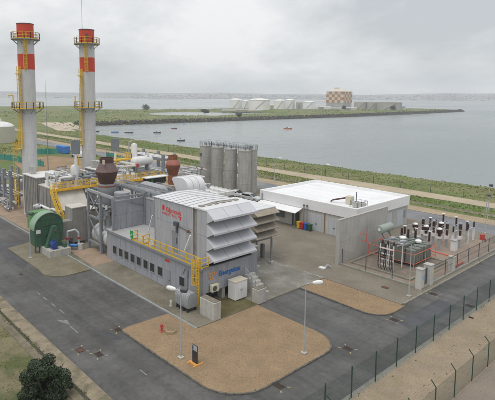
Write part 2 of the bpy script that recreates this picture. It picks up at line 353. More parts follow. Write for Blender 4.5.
# ================================================================ SETTING
def interp(v, xs, ys): return np.interp(v, xs, ys)
def hnoise(x, y, s, seed=0):
    return (np.sin(x * s * 1.3 + seed) * np.cos(y * s * 1.7 - seed * .7) + .5 * np.sin(x * s * 3.1 + y * s * 2.3 + seed * 2) + .3 * np.cos(x * s * 5.3 - y * s * 6.1 + seed))
def height(x, y):
    x = np.asarray(x, float); y = np.asarray(y, float)
    sh = 147 + .5 * np.maximum(0, -290 - x) + hnoise(x, y * 0, .09, 2) * 1.1        # near shoreline
    d = sh - y
    near = interp(y, [95, 97, 107, 108.5, 114.5, 117], [0, -.15, -.75, -.95, -.95, -1.05])
    near = np.where(y > 117, -1.05 - 1.6 * np.clip((y - 117) / np.maximum(sh - 117 - 4, 4), 0, 1), near)
    bump = hnoise(x, y, .35, 5) * .12
    near = near + np.where((y > 116), bump, 0)
    near = np.where(d < 4, -4.4 + np.clip(d, -4, 4) * .435, near) ; near = np.where(d < -4, -8, near)
    ye = np.array([100, 190, 350, 500, 800, 835.]); xe = np.array([-372, -356, -341, -326, -321, -330.])
    yw = np.array([100, 198, 343, 533, 626, 828.]); xw = np.array([-800, -640, -660, -590, -500, -440.])
    ds = np.minimum(np.minimum(interp(y, ye, xe) - x, x - interp(y, yw, xw)), 832 - y)
    sp = interp(ds, [-6, 0, 5, 9, 16], [-8, -4.3, -2.0, -1.7, -1.0]) - np.where(ds > 14, 2.1 * np.clip(1 - (y - 470) / 50, 0, 1), 0) + np.where(ds > 12, hnoise(x, y, .05, 1) * .22, 0)
    for lx, ly, rx, ry in ((-495, 405, 60, 62), (-462, 480, 30, 34)):
        e = ((x - lx) / rx) ** 2 + ((y - ly) / ry) ** 2
        sp = np.where(e < 1, -5.0, sp)
    sp = np.where(y < 100, -8, sp)
    return np.maximum(near, sp)
def hz(x, y): return float(height(x, y))
xs = np.unique(np.concatenate([np.arange(-900, -380, 10), np.arange(-380, -300, 4), np.arange(-300, 0, 3), np.arange(0, 330, 15)]).astype(float))
ys = np.unique(np.concatenate([np.arange(-220, 90, 15), np.arange(90, 160, 1.25), np.arange(160, 850, 8)]).astype(float))
XX, YY = np.meshgrid(xs, ys); ZZ = height(XX, YY) - .03
nx, ny = len(xs), len(ys)
idx = np.arange(nx * ny).reshape(ny, nx)
quads = np.stack([idx[:-1, :-1], idx[:-1, 1:], idx[1:, 1:], idx[1:, :-1]], -1).reshape(-1, 4)
struct(array_mesh('ground', np.stack([XX, YY, ZZ], -1).reshape(-1, 3), quads, terrain))
struct(MB().add([(-4200, -1500, -4), (1800, -1500, -4), (1800, 4200, -4), (-4200, 4200, -4)], [(0, 1, 2, 3)]).build('sea', mw))

def strip(name, xs_, y0, y1, material, dz=.02, ny_=3, wob=0.):
    """ribbon along x draped on the terrain"""
    V = []; Fq = []
    for i, x in enumerate(xs_):
        w0 = wob * math.sin(x * .11) ; w1 = wob * math.sin(x * .083 + 1)
        for j in range(ny_ + 1):
            y = (y0 + w0) + ((y1 + w1) - (y0 + w0)) * j / ny_; V.append((x, y, max(hz(x, y), -1.3) + dz))
    for i in range(len(xs_) - 1):
        for j in range(ny_): k = i * (ny_ + 1) + j; Fq.append((k, k + ny_ + 1, k + ny_ + 2, k + 1))
    return struct(array_mesh(name, V, Fq, material))
strip('shore_path', np.arange(-345, 20, 3.), 108.4, 114.6, pathm, .03, 4, .5)
strip('verge', np.arange(-240, 40, 3.), 90.5, 94.6, mat('verge_sand', (.36, .285, .19), .95, var=.14, scale=.3, fine=.12, fscale=3), .012, 3, .15)
# beach at the head of the basin
V = []; Fq = []
for i, x in enumerate(np.arange(-392, -293, 3.)):
    yc = 172 - (x + 392) * .27
    for j in range(5): y = yc - 14 + j * 6; V.append((x, y, max(hz(x, y), -3.9) + .05))
n_ = len(np.arange(-392, -293, 3.))
for i in range(n_ - 1):
    for j in range(4): k = i * 5 + j; Fq.append((k, k + 5, k + 6, k + 1))
struct(array_mesh('beach', V, Fq, sand))

# --- plant paving: one asphalt sheet, raised slabs with kerbs on it
struct(MB().add([(-118, 16.75, .004), (-18.75, 16.75, .004), (-18.75, 84.0, .004), (-118, 84.0, .004)], [(0, 1, 2, 3)]).build('road', asphalt))
struct(MB().add([(-235, 84.0, .006), (40, 84.0, .006), (40, 90.5, .006), (-235, 90.5, .006)], [(0, 1, 2, 3)]).build('back_road', asphalt_sheen))
struct(MB().add([(-18.75, -30, .012), (-13.6, -30, .012), (-13.6, 84, .012), (-18.75, 84, .012)], [(0, 1, 2, 3)]).build('dirt_strip', dirt))
struct(MB().add([(-13.6, -30, .008), (60, -30, .008), (60, 84, .008), (-13.6, 84, .008)], [(0, 1, 2, 3)]).build('gravel_track', dirt2))
struct(MB().add([(-140, -30, .010), (-18.75, -30, .010), (-18.75, 14.5, .010), (-140, 14.5, .010)], [(0, 1, 2, 3)]).build('lawn', lawn))
struct(MB().box(-140, -18.75, 14.5, 15.2, -.1, .05).build('concrete_edging', mat('old_edging', (.19, .165, .115), .9, var=.25, scale=.7, fine=.15, fscale=6, stain=(.10, .095, .05), samt=.6, sscale=.5)))
struct(MB().add([(-140, 15.2, .006), (-18.75, 15.2, .006), (-18.75, 15.5, .006), (-140, 15.5, .006)], [(0, 1, 2, 3)]).build('drain_channel', darkjoint))
struct(MB().box(-140, -18.75, 15.5, 16.73, -.1, .03).build('gutter_strip', mat('gutter_dirt', (.25, .21, .145), .9, var=.25, scale=.8, fine=.15, fscale=6, stain=(.11, .10, .06), samt=.7, sscale=.7)))
def slab(name, poly, z, m): return struct(MB().prism_z(poly, -.05, z).build(name, m))
KZ = .12
pave = slab('pavement', [(-118, 28.3), (-33.9, 28.3), (-33.9, 48.0), (-58.9, 48.0), (-58.9, 83.9), (-118, 83.9)], KZ, concrete)
yard = slab('yard', [(-58.88, 48.02), (-24.15, 48.02), (-24.15, 83.9), (-58.88, 83.9)], KZ, paver)
def arc(cx, cy, r, a0, a1, n=7): return [(cx + r * math.cos(R(a0 + (a1 - a0) * k / n)), cy + r * math.sin(R(a0 + (a1 - a0) * k / n))) for k in range(n + 1)]
pen = [(-70.6, 28.05), (-69.9, 23.5)] + arc(-69.4, 23.5, .5, 180, 270, 3) + [(-58.5, 23.0)] + arc(-57, 25.4, 2.6, 275, 350, 6) + [(-54.4, 28.05)]
slab('fan_island', pen, KZ - .01, moss_conc)
isl = [(-33.85, 28.3), (-38.2, 28.05), (-38.4, 23.4)] + arc(-37.9, 23.1, .5, 180, 270, 3) + [(-32, 22.62), (-28.0, 22.7)] + arc(-26.9, 26.2, 3.5, 275, 360, 8) + [(-23.4, 33.6)] + arc(-26.1, 33.7, 2.7, 0, 90, 8) + [(-33.85, 36.4)]
gi = slab('gravel_island', isl, KZ - .03, gravel)
wed = [(-33.85, 43.5), (-27, 43.42)] + arc(-25.9, 45.6, 2.2, 275, 360, 7) + [(-23.75, 47.98), (-33.85, 47.98)]
gw = slab('gravel_bed', wed, KZ - .03, gravel)
def kerb(parent, pts, material, w=.14, z=.14, seg=1.0):
    """kerb stones laid end to end along a polyline, each its own piece"""
    P = [Vector((x, y, 0)) for x, y in pts]; 
    me = MB().box(-.5, .5, -w / 2, w / 2, -.05, z).build('kerb_stone', material, parent, local=True, bevel=.012)
    first = me
    for a, c in zip(P, P[1:]):
        ln = (c - a).length; n = max(1, round(ln / seg)); d = (c - a) / n; ang = math.atan2(d.y, d.x)
        for k in range(n):
            p = a + d * (k + .5); zz = rnd.uniform(-.014, .012)
            if first is not None: o = first; first = None
            else: o = linked('kerb_stone', me.data, parent)
            o.location = (p.x, p.y, zz); o.rotation_euler = (0, 0, ang + rnd.uniform(-.025, .025)); o.scale = (d.length - rnd.uniform(.02, .05), rnd.uniform(.9, 1.1), 1)
kerb_dark = mat('dark_kerb', (.12, .112, .098), .85, var=.35, scale=1.5, fine=.2, fscale=8)
kerb(gi, isl[2:-1], kerb_dark, w=.14, z=.115, seg=.55)
kerb(gw, wed[:-2], kerb_dark, w=.14, z=.115, seg=.55)
kerb(pave, [(-118, 28.2), (-70.6, 28.2), (-54.4, 28.2), (-33.9, 28.2)], mat('grey_kerb', (.30, .32, .32), .8, var=.12, scale=1), w=.2, z=.15, seg=1.5)
kerb(yard, [(-24.08, 48.4), (-24.08, 83)], kerbm, w=.18, z=.145, seg=.6)
kerb(yard, [(-58.8, 48.0), (-34, 48.0)], mat('grey_kerb', (.3, .32, .32)), w=.16, z=.13, seg=1.5)
# damp, mossy trench in front of the lettered wall
slab('mossy_trench', [(-37.3, 31.4), (-33.95, 31.4), (-33.95, 36.5), (-37.3, 36.5)], KZ + .006, mat('wet_moss_concrete', (.115, .10, .04), .5, var=.3, scale=.7, fine=.15, fscale=5, rvar=.2))
slab('clay_pad', [(-63.3, 29.2), (-55.2, 28.75), (-55.3, 31.75), (-62, 32.6)], KZ + .012, pinkdirt)
slab('clay_ground', [(-118, 28.6), (-70.5, 28.6), (-67.0, 31.2), (-72, 42), (-118, 42)], KZ + .008, pinkdirt)
slab('stained_apron', [(-43, 38.8), (-33.95, 36.6), (-33.95, 47.9), (-43, 47.9)], KZ + .006, mat('stained_concrete', (.235, .225, .195), .55, var=.22, scale=.45, fine=.12, fscale=3, stain=(.15, .135, .10), samt=.75, sscale=.28, slo=.44, shi=.58, rvar=.2))
# bare soil and grass west of the plant
struct(MB().add([(-162, 56, .014), (-126, 48, .014), (-124, 74, .014), (-150, 79, .014), (-166, 70, .014)], [(0, 1, 2, 3, 4)]).build('bare_soil', orangesoil))

# road paint
def marking(name, poly, m, z=.009): return struct(MB().add([(x, y, z) for x, y in poly], [tuple(range(len(poly)))]).build(name, m))
for x in (-52.2, -50.4, -48.2, -46.2): marking('road_marking', [(x, 20.1), (x + 1.1, 20.1), (x + 1.1, 20.22), (x, 20.22)], white_mark)
marking('road_marking', [(-44.1, 18.95), (-42.3, 19.5), (-43.6, 19.75)], white_mark)
marking('road_marking', [(-42.2, 19.35), (-40.4, 19.3), (-40.4, 19.42), (-42.2, 19.47)], white_mark)
for x, y in ((-31.6, 20.3),): marking('road_marking', [(x, y), (x + 1.0, y), (x + 1.0, y + .12), (x, y + .12)], white_mark)
# darker repair patches
patchm = mat('asphalt_patch', (.06, .061, .066), .5, var=.25, scale=.8, fine=.15, fscale=4, rvar=.15)
marking('asphalt_patch', [(-39.6, 20.6), (-37.2, 21.2), (-36.8, 22.0), (-39.0, 21.6)], patchm, .007)
marking('asphalt_patch', [(-75, 22.5), (-66, 21.2), (-60, 21.6), (-62, 23.0), (-72, 24.6)], patchm, .007)
marking('asphalt_patch', [(-22.6, 44), (-20.5, 43.5), (-20, 52), (-22.3, 53)], patchm, .007)
# drains with yellow painted corner ticks
def drain(x, y, label, w=.75, d=.55, rusty=False, ticks=True):
    t_ = thing('drain_grate', label, 'drain', (x, y, .004), 'road drains')
    fr = MB()
    for a in ((-w/2, w/2, -d/2, -d/2 + .06), (-w/2, w/2, d/2 - .06, d/2), (-w/2, -w/2 + .06, -d/2 + .06, d/2 - .06), (w/2 - .06, w/2, -d/2 + .06, d/2 - .06)): fr.box(*a, .0, .03)
    fr.build('frame', grate_m, t_, local=True)
    br = MB()
    for k in range(7): yy = -d/2 + .09 + k * (d - .18) / 6; br.box(-w/2 + .06, w/2 - .06, yy - .02, yy + .02, 0, .025)
    br.build('grating', mat('rust_grate', (.16, .07, .045), .8, var=.3, scale=5) if rusty else grate_m, t_, local=True)
    MB().box(-w/2 + .05, w/2 - .05, -d/2 + .05, d/2 - .05, .001, .006).build('pit', black, t_, local=True)
    if ticks:
        for sx in (-1, 1):
            for sy in (-1, 1):
                p = Vector((sx * (w/2 + .08), sy * (d/2 + .08), .004)); q = p + Vector((sx * .2, sy * .17, 0)); e = Vector((-sy * .035, sx * .045, 0))
                MB().add([p - e, q - e, q + e, p + e], [(0, 1, 2, 3)]).build('paint_tick', yel_mark, t_, local=True)
drain(-37.5, 18.1, 'rusty drain grate left of its pair on the near road', rusty=True)
drain(-35.8, 19.0, 'drain grate right of the rusty one on the near road')
drain(-38.6, 22.5, 'drain grate at the pointed left tip of the gravel island', w=.6)
drain(-22.9, 27.2, 'drain grate at the lower right kerb of the gravel island')
drain(-22.7, 36.0, 'drain grate in the asphalt right of the rounded island corner')
drain(-22.9, 44.3, 'drain grate at the rounded end of the far gravel bed')
drain(-23.3, 53.6, 'drain grate by the kerb in front of the substation pillars')
drain(-19.4, 53.4, 'drain grate at the foot of the green fence')
drain(-58.6, 20.8, 'small drain lid alone in the far left asphalt', w=.4, d=.4, ticks=False)
drain(-18.2, 50.6, 'drain lid in the sand just outside the green fence', w=.5, d=.3, ticks=False)
drain(-27.6, 50.9, 'rusty drain lid in the brown paving below the transformer', w=.8, d=.5, rusty=True, ticks=False)
for o_ in bpy.data.objects:
    if o_.name.startswith('drain_grate') and o_.get('label', '').startswith('rusty drain lid'): o_.location.z = KZ + .004

# ================================================================ MAIN TURBINE BUILDING
tb = thing('turbine_building', 'long grey clad turbine building with four stacked air intake hoods and blue lettering', 'building', (-47, 35, 0))
core = MB().box(-57, -37.42, 31.86, 39.2, 1.25, 3.98).box(-57, -38.3, 31.87, 39.1, -.05, 1.25)
core.build('wall', clad2, tb)
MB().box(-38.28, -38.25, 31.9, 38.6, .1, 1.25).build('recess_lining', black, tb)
pw = 19.66 / 17
panel = MB().box(0, pw - .025, -.03, .03, .14, 3.98).build('cladding_panel', clad, tb, local=True, bevel=.008)
panel.location = (-57 + 47, 31.83 - 35, 0)
for k in range(1, 17): linked('cladding_panel', panel.data, tb, (-57 + k * pw + 47, 31.83 - 35, 0))
# end wall: ribbed sheets
ew = MB()
wN = 0.56
def ribsheet(w, z0, z1, n=4):
    m = MB(); poly = []
    for k in range(n):
        a = w * k / n; poly += [(a, 0), (a + w / n * .55, 0), (a + w / n * .65, .03), (a + w / n * .9, .03)]
    poly.append((w, 0)); back = [(w, -.04), (0, -.04)]
    pts = poly + back; nn = len(pts)
    vs_ = [(p[1], p[0], z0) for p in pts] + [(p[1], p[0], z1) for p in pts]
    m.add(vs_, [tuple(range(nn)), tuple(range(2*nn-1, nn-1, -1))] + [(i, (i+1) % nn, nn + (i+1) % nn, nn + i) for i in range(nn)])
    return m
sheet = ribsheet(1.12, 1.3, 3.98).build('ribbed_sheet', clad, tb, local=True)
sheet.location = (-37.38 + 47, 31.85 - 35, 0)
for k in range(1, 6): linked('ribbed_sheet', sheet.data, tb, (-37.38 + 47, 31.85 + k * 1.135 - 35, 0))
MB().box(-37.42, -37.31, 31.80, 31.86, .14, 4.0).build('corner_trim', clad2, tb)
for y in (31.95, 34.7, 36.4, 38.3): MB().box(-38.24, -37.45, y, y + .42, -.05, 1.3).build('support_pillar', conc_pl, tb)
# low roof (left) and ledge
for k in range(8): MB().box(-57.1 + k * 1.23, -57.1 + k * 1.23 + 1.2, 31.62, 37.0, 3.985, 4.07).build('roof_panel', roofgrey, tb, bevel=.02)
MB().box(-57.14, -37.2, 31.55, 31.62, 3.86, 4.10).build('eave_trim', steelg, tb)
MB().box(-47.3, -37.25, 31.62, 39.2, 3.985, 4.06).build('ledge_deck', steelg, tb)
# windows in the long wall
for i, x in enumerate((-54.98, -53.48, -52.1, -50.68, -49.28, -47.78, -46.4, -44.83, -40.72)):
    w_ = MB().box(x - .48, x + .48, 31.775, 31.80, 1.15, 2.25)
    w_ = w_.build('window', darkgl, tb)
    fr = MB().box(x - .52, x - .44, 31.74, 31.80, 1.1, 2.3).box(x + .44, x + .52, 31.74, 31.80, 1.1, 2.3).box(x - .44, x + .44, 31.74, 31.80, 2.2, 2.3).box(x - .44, x + .44, 31.72, 31.80, 1.1, 1.2)
    fr.build('frame', clad2, w_)
d_ = MB().box(-43.9, -42.9, 31.76, 31.80, .14, 2.3).build('door', clad2, tb); MB().box(-43.1, -43.0, 31.70, 31.76, 1.1, 1.2).build('handle', steel_d, d_)
MB().box(-43.9, -43.05, 31.77, 31.80, 3.2, 3.45).build('sign_plate', txt_red, tb)
MB().box(-38.8, -38.35, 31.70, 31.80, 2.4, 3.1).build('control_box', steel_d, tb)
MB().box(-38.7, -38.45, 31.76, 31.80, 1.95, 2.25).build('warning_plate', orangew, tb)
MB().box(-39.9, -39.6, 31.6, 31.8, 2.6, 3.3).cyl((-39.75, 31.68, 2.6), (-39.75, 31.68, .5), .05).build('junction_box', steelg, tb)
MB().tube([(-40.6, 31.72, 2.6), (-40.1, 31.72, 3.4), (-39.8, 31.72, 3.4)], .04).build('conduit', steelg, tb)
# upper casing
MB().box(-47.22, -40.12, 32.86, 39.2, 4.06, 9.8).box(-40.12, -39.5, 33.05, 39.0, 4.06, 9.75).box(-39.5, -38.5, 32.86, 39.2, 4.06, 9.8).box(-38.5, -37.9, 32.86, 32.92, 4.06, 9.8).box(-38.5, -37.9, 39.14, 39.2, 4.06, 9.8).build('upper_casing', clad2, tb)
MB().box(-40.1, -39.52, 32.98, 33.04, 4.06, 9.75).build('joint_strip', mat('tan_bellows', (.33, .30, .25), .8, var=.2, scale=1, streak=.3), tb)
ux = np.linspace(-47.25, -40.12, 7)
for k in range(6):
    for z0, z1 in ((4.08, 7.35), (7.38, 9.82)): MB().box(ux[k] + .012, ux[k+1] - .012, 32.80, 32.86, z0, z1).build('casing_panel', clad_up, tb, bevel=.006)
for z0, z1 in ((4.08, 7.1), (7.13, 9.82)): MB().box(-39.5, -38.0, 32.80, 32.86, z0, z1).build('casing_panel', clad_up, tb, bevel=.006)
MB().box(-47.32, -47.22, 32.76, 39.2, 4.06, 9.9).build('corner_trim', steelg, tb)
# upper roof: ribbed sheets either side of a low ridge
for k in range(8):
    x0 = -47.4 + k * .93
    for (y0, z0, y1, z1) in ((32.7, 9.86, 36.0, 10.06), (36.04, 10.06, 39.3, 9.9)):
        q = MB().prism_x([(y0, z0), (y1, z1), (y1, z1 + .05), (y0, z0 + .05)], x0, x0 + .9); q.build('roof_panel', roofw, tb)
        r_ = MB().prism_x([(y0, z0 + .05), (y1, z1 + .05), (y1, z1 + .1), (y0, z0 + .1)], x0 + .88, x0 + .94); r_.build('standing_seam', roofgrey, tb)
MB().box(-39.95, -37.9, 32.74, 39.26, 9.83, 10.0).build('filter_roof', roofw, tb)
for k in range(6): MB().box(-39.75, -39.2, 33.2 + k * 1.0, 33.75 + k * 1.0, 10.0, 10.12).build('roof_hatch', mat('tan_bellows', (.33, .30, .25)), tb)
# intake hoods
it = [9.95, 8.5, 7.02, 5.52]; ib = [8.5, 7.02, 5.52, 4.02]; tz = [9.15, 7.66, 6.22, 4.76]
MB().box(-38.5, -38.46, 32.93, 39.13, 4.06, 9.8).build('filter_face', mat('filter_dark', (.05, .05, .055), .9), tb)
for k in range(4):
    X0, X1 = -37.9, -36.72
    hd = MB().prism_y([(X0, it[k]), (X1, tz[k]), (X1, tz[k] - .05), (X0, it[k] - .05)], 32.82, 39.22).build('intake_hood', louvre_m, tb)
    if k: MB().prism_y([(-38.44, it[k] + .36), (X0, it[k]), (X0, it[k] - .05), (-38.44, it[k] + .31)], 32.93, 39.13).build('inner_blade', louvre_m, hd)
    MB().prism_y([(X0, it[k] - .055), (X1, tz[k] - .055), (X1, tz[k] - .075), (X0, it[k] - .075)], 32.84, 39.2).build('shade_lining', steel_d, hd)  # added dark lining that deepens the shade in the pocket below the hood
    for y in (32.78, 39.22): MB().prism_y([(X0, it[k]), (X1, tz[k] - .02), (X0, ib[k] + .02)], y, y + .04).build('cheek', louvre_m, hd)
    for y in (34.95, 37.08): MB().prism_y([(X0, it[k] + .012), (X1, tz[k] + .012), (X1, tz[k]), (X0, it[k])], y, y + .05).build('seam', clad2, hd)
    MB().box(X1 - .02, X1 + .015, 32.8, 39.24, tz[k] - .2, tz[k]).build('lip', louvre_m, hd)
MB().box(-37.92, -37.3, 31.9, 39.1, 3.99, 4.12).build('base_flashing', steel_d, tb)
# walkway rail, ladder
ry = rail(MB(), [(-50.6, 32.5, 4.07), (-50.6, 31.66, 4.07), (-37.45, 31.66, 4.07)], 1.1, 1.15, .035)
rail(ry, [(-48.2, 32.6, 4.07), (-48.2, 31.75, 4.07)], 1.1, .8, .035)
ry.build('guard_rail', yellow, tb)
lad = caged_ladder(MB(), (-37.75, 31.6), .1, 5.2, (0, -1, 0), w=.55, r=.04); lad.build('ladder', yellow, tb)
rail(MB(), [(-37.35, 31.66, 4.07), (-37.35, 32.6, 4.07)], 1.1, .8, .03).build('guard_rail', yellow, tb)
MB().box(-50.9, -50.25, 31.58, 31.62, 4.35, 5.25).build('safety_sign', greenp, tb)
for dx, dz in ((-.14, .15), (.08, .35)): MB().box(-50.57 + dx - .09, -50.57 + dx + .1, 31.565, 31.578, 4.4 + dz, 4.55 + dz).build('pictogram', whitep, tb)
MB().bar((-41.2, 32.5, 4.9), (-40.0, 32.35, 6.9), .13).build('davit_arm', lampw, tb)
MB().bar((-49.6, 33.4, 4.9), (-48.4, 33.2, 7.3), .12).build('davit_arm', lampw, tb)
dl = MB().box(-43.2, -42.6, 32.45, 32.8, 7.3, 7.75).bar((-42.7, 32.72, 7.3), (-40.4, 32.72, 7.05), .06).box(-42.95, -42.75, 32.6, 32.8, 6.5, 7.3)
dl.build('flood_lamp', steel_d, tb); MB().sphere((-40.75, 32.6, 7.15), .17).build('beacon', rust_o, tb)
dr = MB().box(-43.9, -42.8, 32.765, 32.80, 4.1, 6.6).build('door', clad2, tb); MB().box(-43.05, -42.85, 32.72, 32.765, 5.2, 5.9).build('handle', steel_d, dr)
# lettering on the upper casing (red, partly faded) and on the end wall (blue)
XZ = Matrix(((1, 0, 0, 0), (0, 0, -1, 0), (0, 1, 0, 0), (0, 0, 0, 1)))      # text plane -> x,z facing -y
YZ = Matrix(((0, 0, 1, 0), (1, 0, 0, 0), (0, 1, 0, 0), (0, 0, 0, 1)))       # text plane -> y,z facing +x
MB().box(-45.75, -45.32, 32.785, 32.80, 8.62, 9.2).build('logo_block', txt_red, tb)
text_mesh('Kilamouls', .80, txt_red, 'lettering', tb, Matrix.Translation((-45.1, 32.795, 8.55)) @ XZ, offset=.006, space=.92)
text_mesh('INDUSTRIAL', .5, txt_red, 'lettering', tb, Matrix.Translation((-45.75, 32.795, 8.1)) @ XZ, offset=-.004, space=1.02)
MB().box(-42.75, -42.2, 32.785, 32.80, 8.3, 8.42).box(-42.45, -42.25, 32.785, 32.80, 8.0, 8.3).build('logo_block', txt_red, tb)
text_mesh('Energetus', .80, txt_blue, 'lettering', tb, Matrix.Translation((-37.335, 34.05, 2.72)) @ YZ, shear=.18, offset=.018)
lg = MB()
def tri(a, b_, c, w):
    for p, q in ((a, b_), (b_, c)): lg.bar((-37.33, *p), (-37.33, *q), .02, w)
tri((33.45, 3.35), (32.65, 3.25), (32.95, 2.62), .13); tri((33.0, 2.55), (33.4, 3.1), (33.72, 3.28), .11)
lg.build('emblem', txt_or, tb)

# things standing round the building
ac = thing('air_conditioner', 'small beige outdoor air conditioner fixed under the orange emblem', 'air conditioner', (-37.0, 33.2, 1.35))
MB().box(-37.28, -36.85, 32.75, 33.75, 1.4, 2.15).build('case', beige, ac, bevel=.03)
MB().cyl((-36.85, 33.1, 1.78), (-36.83, 33.1, 1.78), .28, n=20).build('fan_grille', steel_d, ac)
MB().box(-37.3, -36.9, 32.85, 32.95, 1.3, 1.4).box(-37.3, -36.9, 33.55, 33.65, 1.3, 1.4).build('bracket', galv, ac)
cb = thing('electrical_cabinet', 'tall white double door cabinet on the lettered wall above the trench', 'cabinet', (-36.4, 36, .1))
MB().box(-36.95, -35.85, 35.1, 36.9, .2, 2.15).build('case', whitep, cb, bevel=.02)
MB().box(-37.0, -35.8, 35.05, 36.95, 2.15, 2.22).build('lid', beige, cb)
for a in (35.13, 36.02): p_ = MB().box(-35.85, -35.83, a, a + .85, .25, 2.1).build('door', whitep, cb); MB().box(-35.83, -35.79, a + (.75 if a < 36 else .04), a + (.79 if a < 36 else .08), 1.1, 1.35).build('handle', steel_d, p_)
MB().box(-36.9, -36.0, 35.2, 35.35, .08, .2).box(-36.9, -36.0, 36.6, 36.75, .08, .2).build('foot', steel_d, cb)
for nm, lb, (x0, x1, y0, y1, h_) in (('concrete_plinth', 'stained concrete block at the ladder end of the mossy trench', (-36.1, -33.93, 30.4, 31.3, 1.85)),
                                 ('concrete_plinth', 'stained concrete block at the asphalt end of the mossy trench', (-34.75, -33.85, 36.5, 37.8, 1.6))):
    t_ = thing(nm, lb, 'concrete block', ((x0 + x1) / 2, (y0 + y1) / 2, .1), 'concrete blocks by the trench')
    MB().box(x0, x1, y0, y1, .05, h_).build('block', conc_pl, t_, bevel=.03); MB().box(x0 + .1, x1 - .1, y0 + .1, y1 - .1, h_ + .002, h_ + .06).build('cap', mat('cap_stain', (.2, .18, .14), .9, var=.2), t_)
st = thing('concrete_stair', 'grey concrete steps behind the end block of the trench', 'stairs', (-36, 38.5, .1))
for k in range(6): MB().box(-37.3 + k * .42, -36.9 + k * .42, 37.9, 39.3, .1, 2.0 - k * .3).build('step', conc_pl, st)
rail(MB(), [(-37.2, 37.85, 1.9), (-35.0, 37.85, .5)], 1.0, .7, .03, toe=False).build('handrail', galv, st)
sk = thing('tank_skid', 'pale grey ribbed tank on black feet beside the yellow ladder', 'tank', (-38.0, 30.1, .12))
gp_ = mat('grey_plastic', (.30, .315, .32), .4, var=.1, scale=2)
arcp = [(-.85, .55), (-.92, .8), (-.92, 1.5), (-.75, 1.85), (-.4, 2.02), (.4, 2.02), (.75, 1.85), (.92, 1.5), (.92, .8), (.85, .55)]
MB().prism_x([(30.15 + y * .72, z) for y, z in arcp], -39.0, -36.9).build('tank_shell', gp_, sk, smooth=True)
for k in range(7): MB().prism_x([(30.15 + y * .745, .55 + (z - .55) * 1.02) for y, z in arcp], -38.9 + k * .3, -38.82 + k * .3).build('rib', gp_, sk)
for x, y in ((-38.8, 29.65), (-38.3, 29.6), (-37.7, 29.6), (-37.1, 29.65), (-38.8, 30.6), (-37.1, 30.6)): MB().cyl((x, y, .12), (x, y, .56), .13, .1).build('foot', black, sk)
MB().cyl((-37.6, 29.2, .12), (-37.6, 29.2, 1.3), .04).build('stand_pipe', galv, sk)
MB().cyl((-38.0, 30.15, 2.0), (-38.0, 30.15, 2.2), .2, n=14).build('filler_cap', whitep, sk)
bo = thing('bollard', 'short pale concrete bollard near the tank by the ladder', 'bollard', (-39.4, 29.3, .12)); MB().lathe((-39.4, 29.3, .12), [(.16, 0), (.16, .5), (.1, .62), (.02, .66)], 14).build('post', conc_pl, bo, smooth=True)
MB().lathe((-39.4, 29.3, .12), [(.22, 0), (.22, .06)], 14).build('base', conc_pl, bo)

# hydrant, board
hy = thing('fire_hydrant', 'red fire hydrant on the tan gravel island', 'hydrant', (-35.5, 25.3, .09))
MB().lathe((-35.5, 25.3, .09), [(.16, 0), (.16, .06), (.1, .1), (.1, .55), (.13, .58), (.13, .66), (.08, .76), (.02, .8)], 14).build('barrel', redp, hy, smooth=True)
for a in (0, 90, 180): MB().cyl((-35.5, 25.3, .53), (-35.5 + .2 * math.cos(R(a)), 25.3 + .2 * math.sin(R(a)), .53), .06).build('outlet', redp, hy)
hr = thing('valve_pit', 'round tan valve pit cover beside the red hydrant', 'pit cover', (-34.9, 25.9, .09))
MB().lathe((-34.9, 25.9, .09), [(.5, 0), (.5, .22), (.42, .28)], 20).build('ring', mat('tan_concrete', (.34, .26, .16), .9, var=.2, scale=3), hr); MB().cyl((-34.9, 25.9, .37), (-34.9, 25.9, .40), .38, n=20).build('lid', mat('brown_lid', (.22, .16, .095), .9, var=.2, scale=3), hr)
bd = thing('notice_board', 'black notice board with white header on orange feet on the gravel', 'notice board', (-29.3, 24.2, .09))
MB().box(-29.62, -28.98, 24.15, 24.21, .2, 1.72).build('panel', mat('board_black', (.035, .036, .04), .5, var=.2, scale=2), bd)
MB().box(-29.6, -29.0, 24.135, 24.149, 1.25, 1.68).build('header', mat('board_header', (.42, .45, .50), .5, var=.25, scale=5), bd)
MB().box(-29.6, -29.42, 24.12, 24.134, 1.3, 1.62).build('emblem', steel_d, bd)
for x in (-29.72, -28.98): MB().box(x, x + .1, 23.7, 24.7, .06, .2).build('foot', orangew, bd)
MB().box(-29.8, -28.85, 23.9, 24.1, .08, .24).build('crossbeam', orangew, bd)

# ================================================================ EXHAUST FRAME AND STACKS, BOILER LINE
ex = thing('duct_gantry', 'grey steel frame with acoustic wall round the silver exhaust ducts', 'steel frame', (-59, 34, 0))
for x in (-62.4, -58.95, -55.6):
    for y in (31.95, 37.0):
        if (x, y) == (-55.6, 31.95): MB().box(x - .14, x + .14, y - .14, y + .14, 4.1, 8.4).build('column', steelg, ex)
        else: MB().box(x - .15, x + .15, y - .15, y + .15, .1, 8.5).build('column', steelg, ex)
for y in (31.95, 37.0):
    MB().bar((-62.4, y, 8.55), (-55.45, y, 8.45), .3, .32).build('beam', galv if y < 33 else steelg, ex)
    for z in (1.3, 4.9): MB().bar((-62.25, y, z), (-59.1, y, z), .2, .26).build('beam', steelg, ex)
for x in (-62.4, -55.6): MB().bar((x, 32.1, 8.4), (x, 36.85, 8.4), .2, .26).build('beam', steelg, ex)
MB().bar((-62.3, 31.95, 8.2), (-59.1, 31.95, 5.1), .13).bar((-62.3, 31.9, 5.1), (-59.1, 31.9, 8.2), .13).build('brace', steelg, ex)
MB().bar((-62.3, 31.95, 4.7), (-59.1, 31.95, 1.5), .13).build('brace', steelg, ex)
MB().box(-56.3, -55.85, 32.15, 36.95, 4.08, 7.9).build('acoustic_wall', clad2, ex)
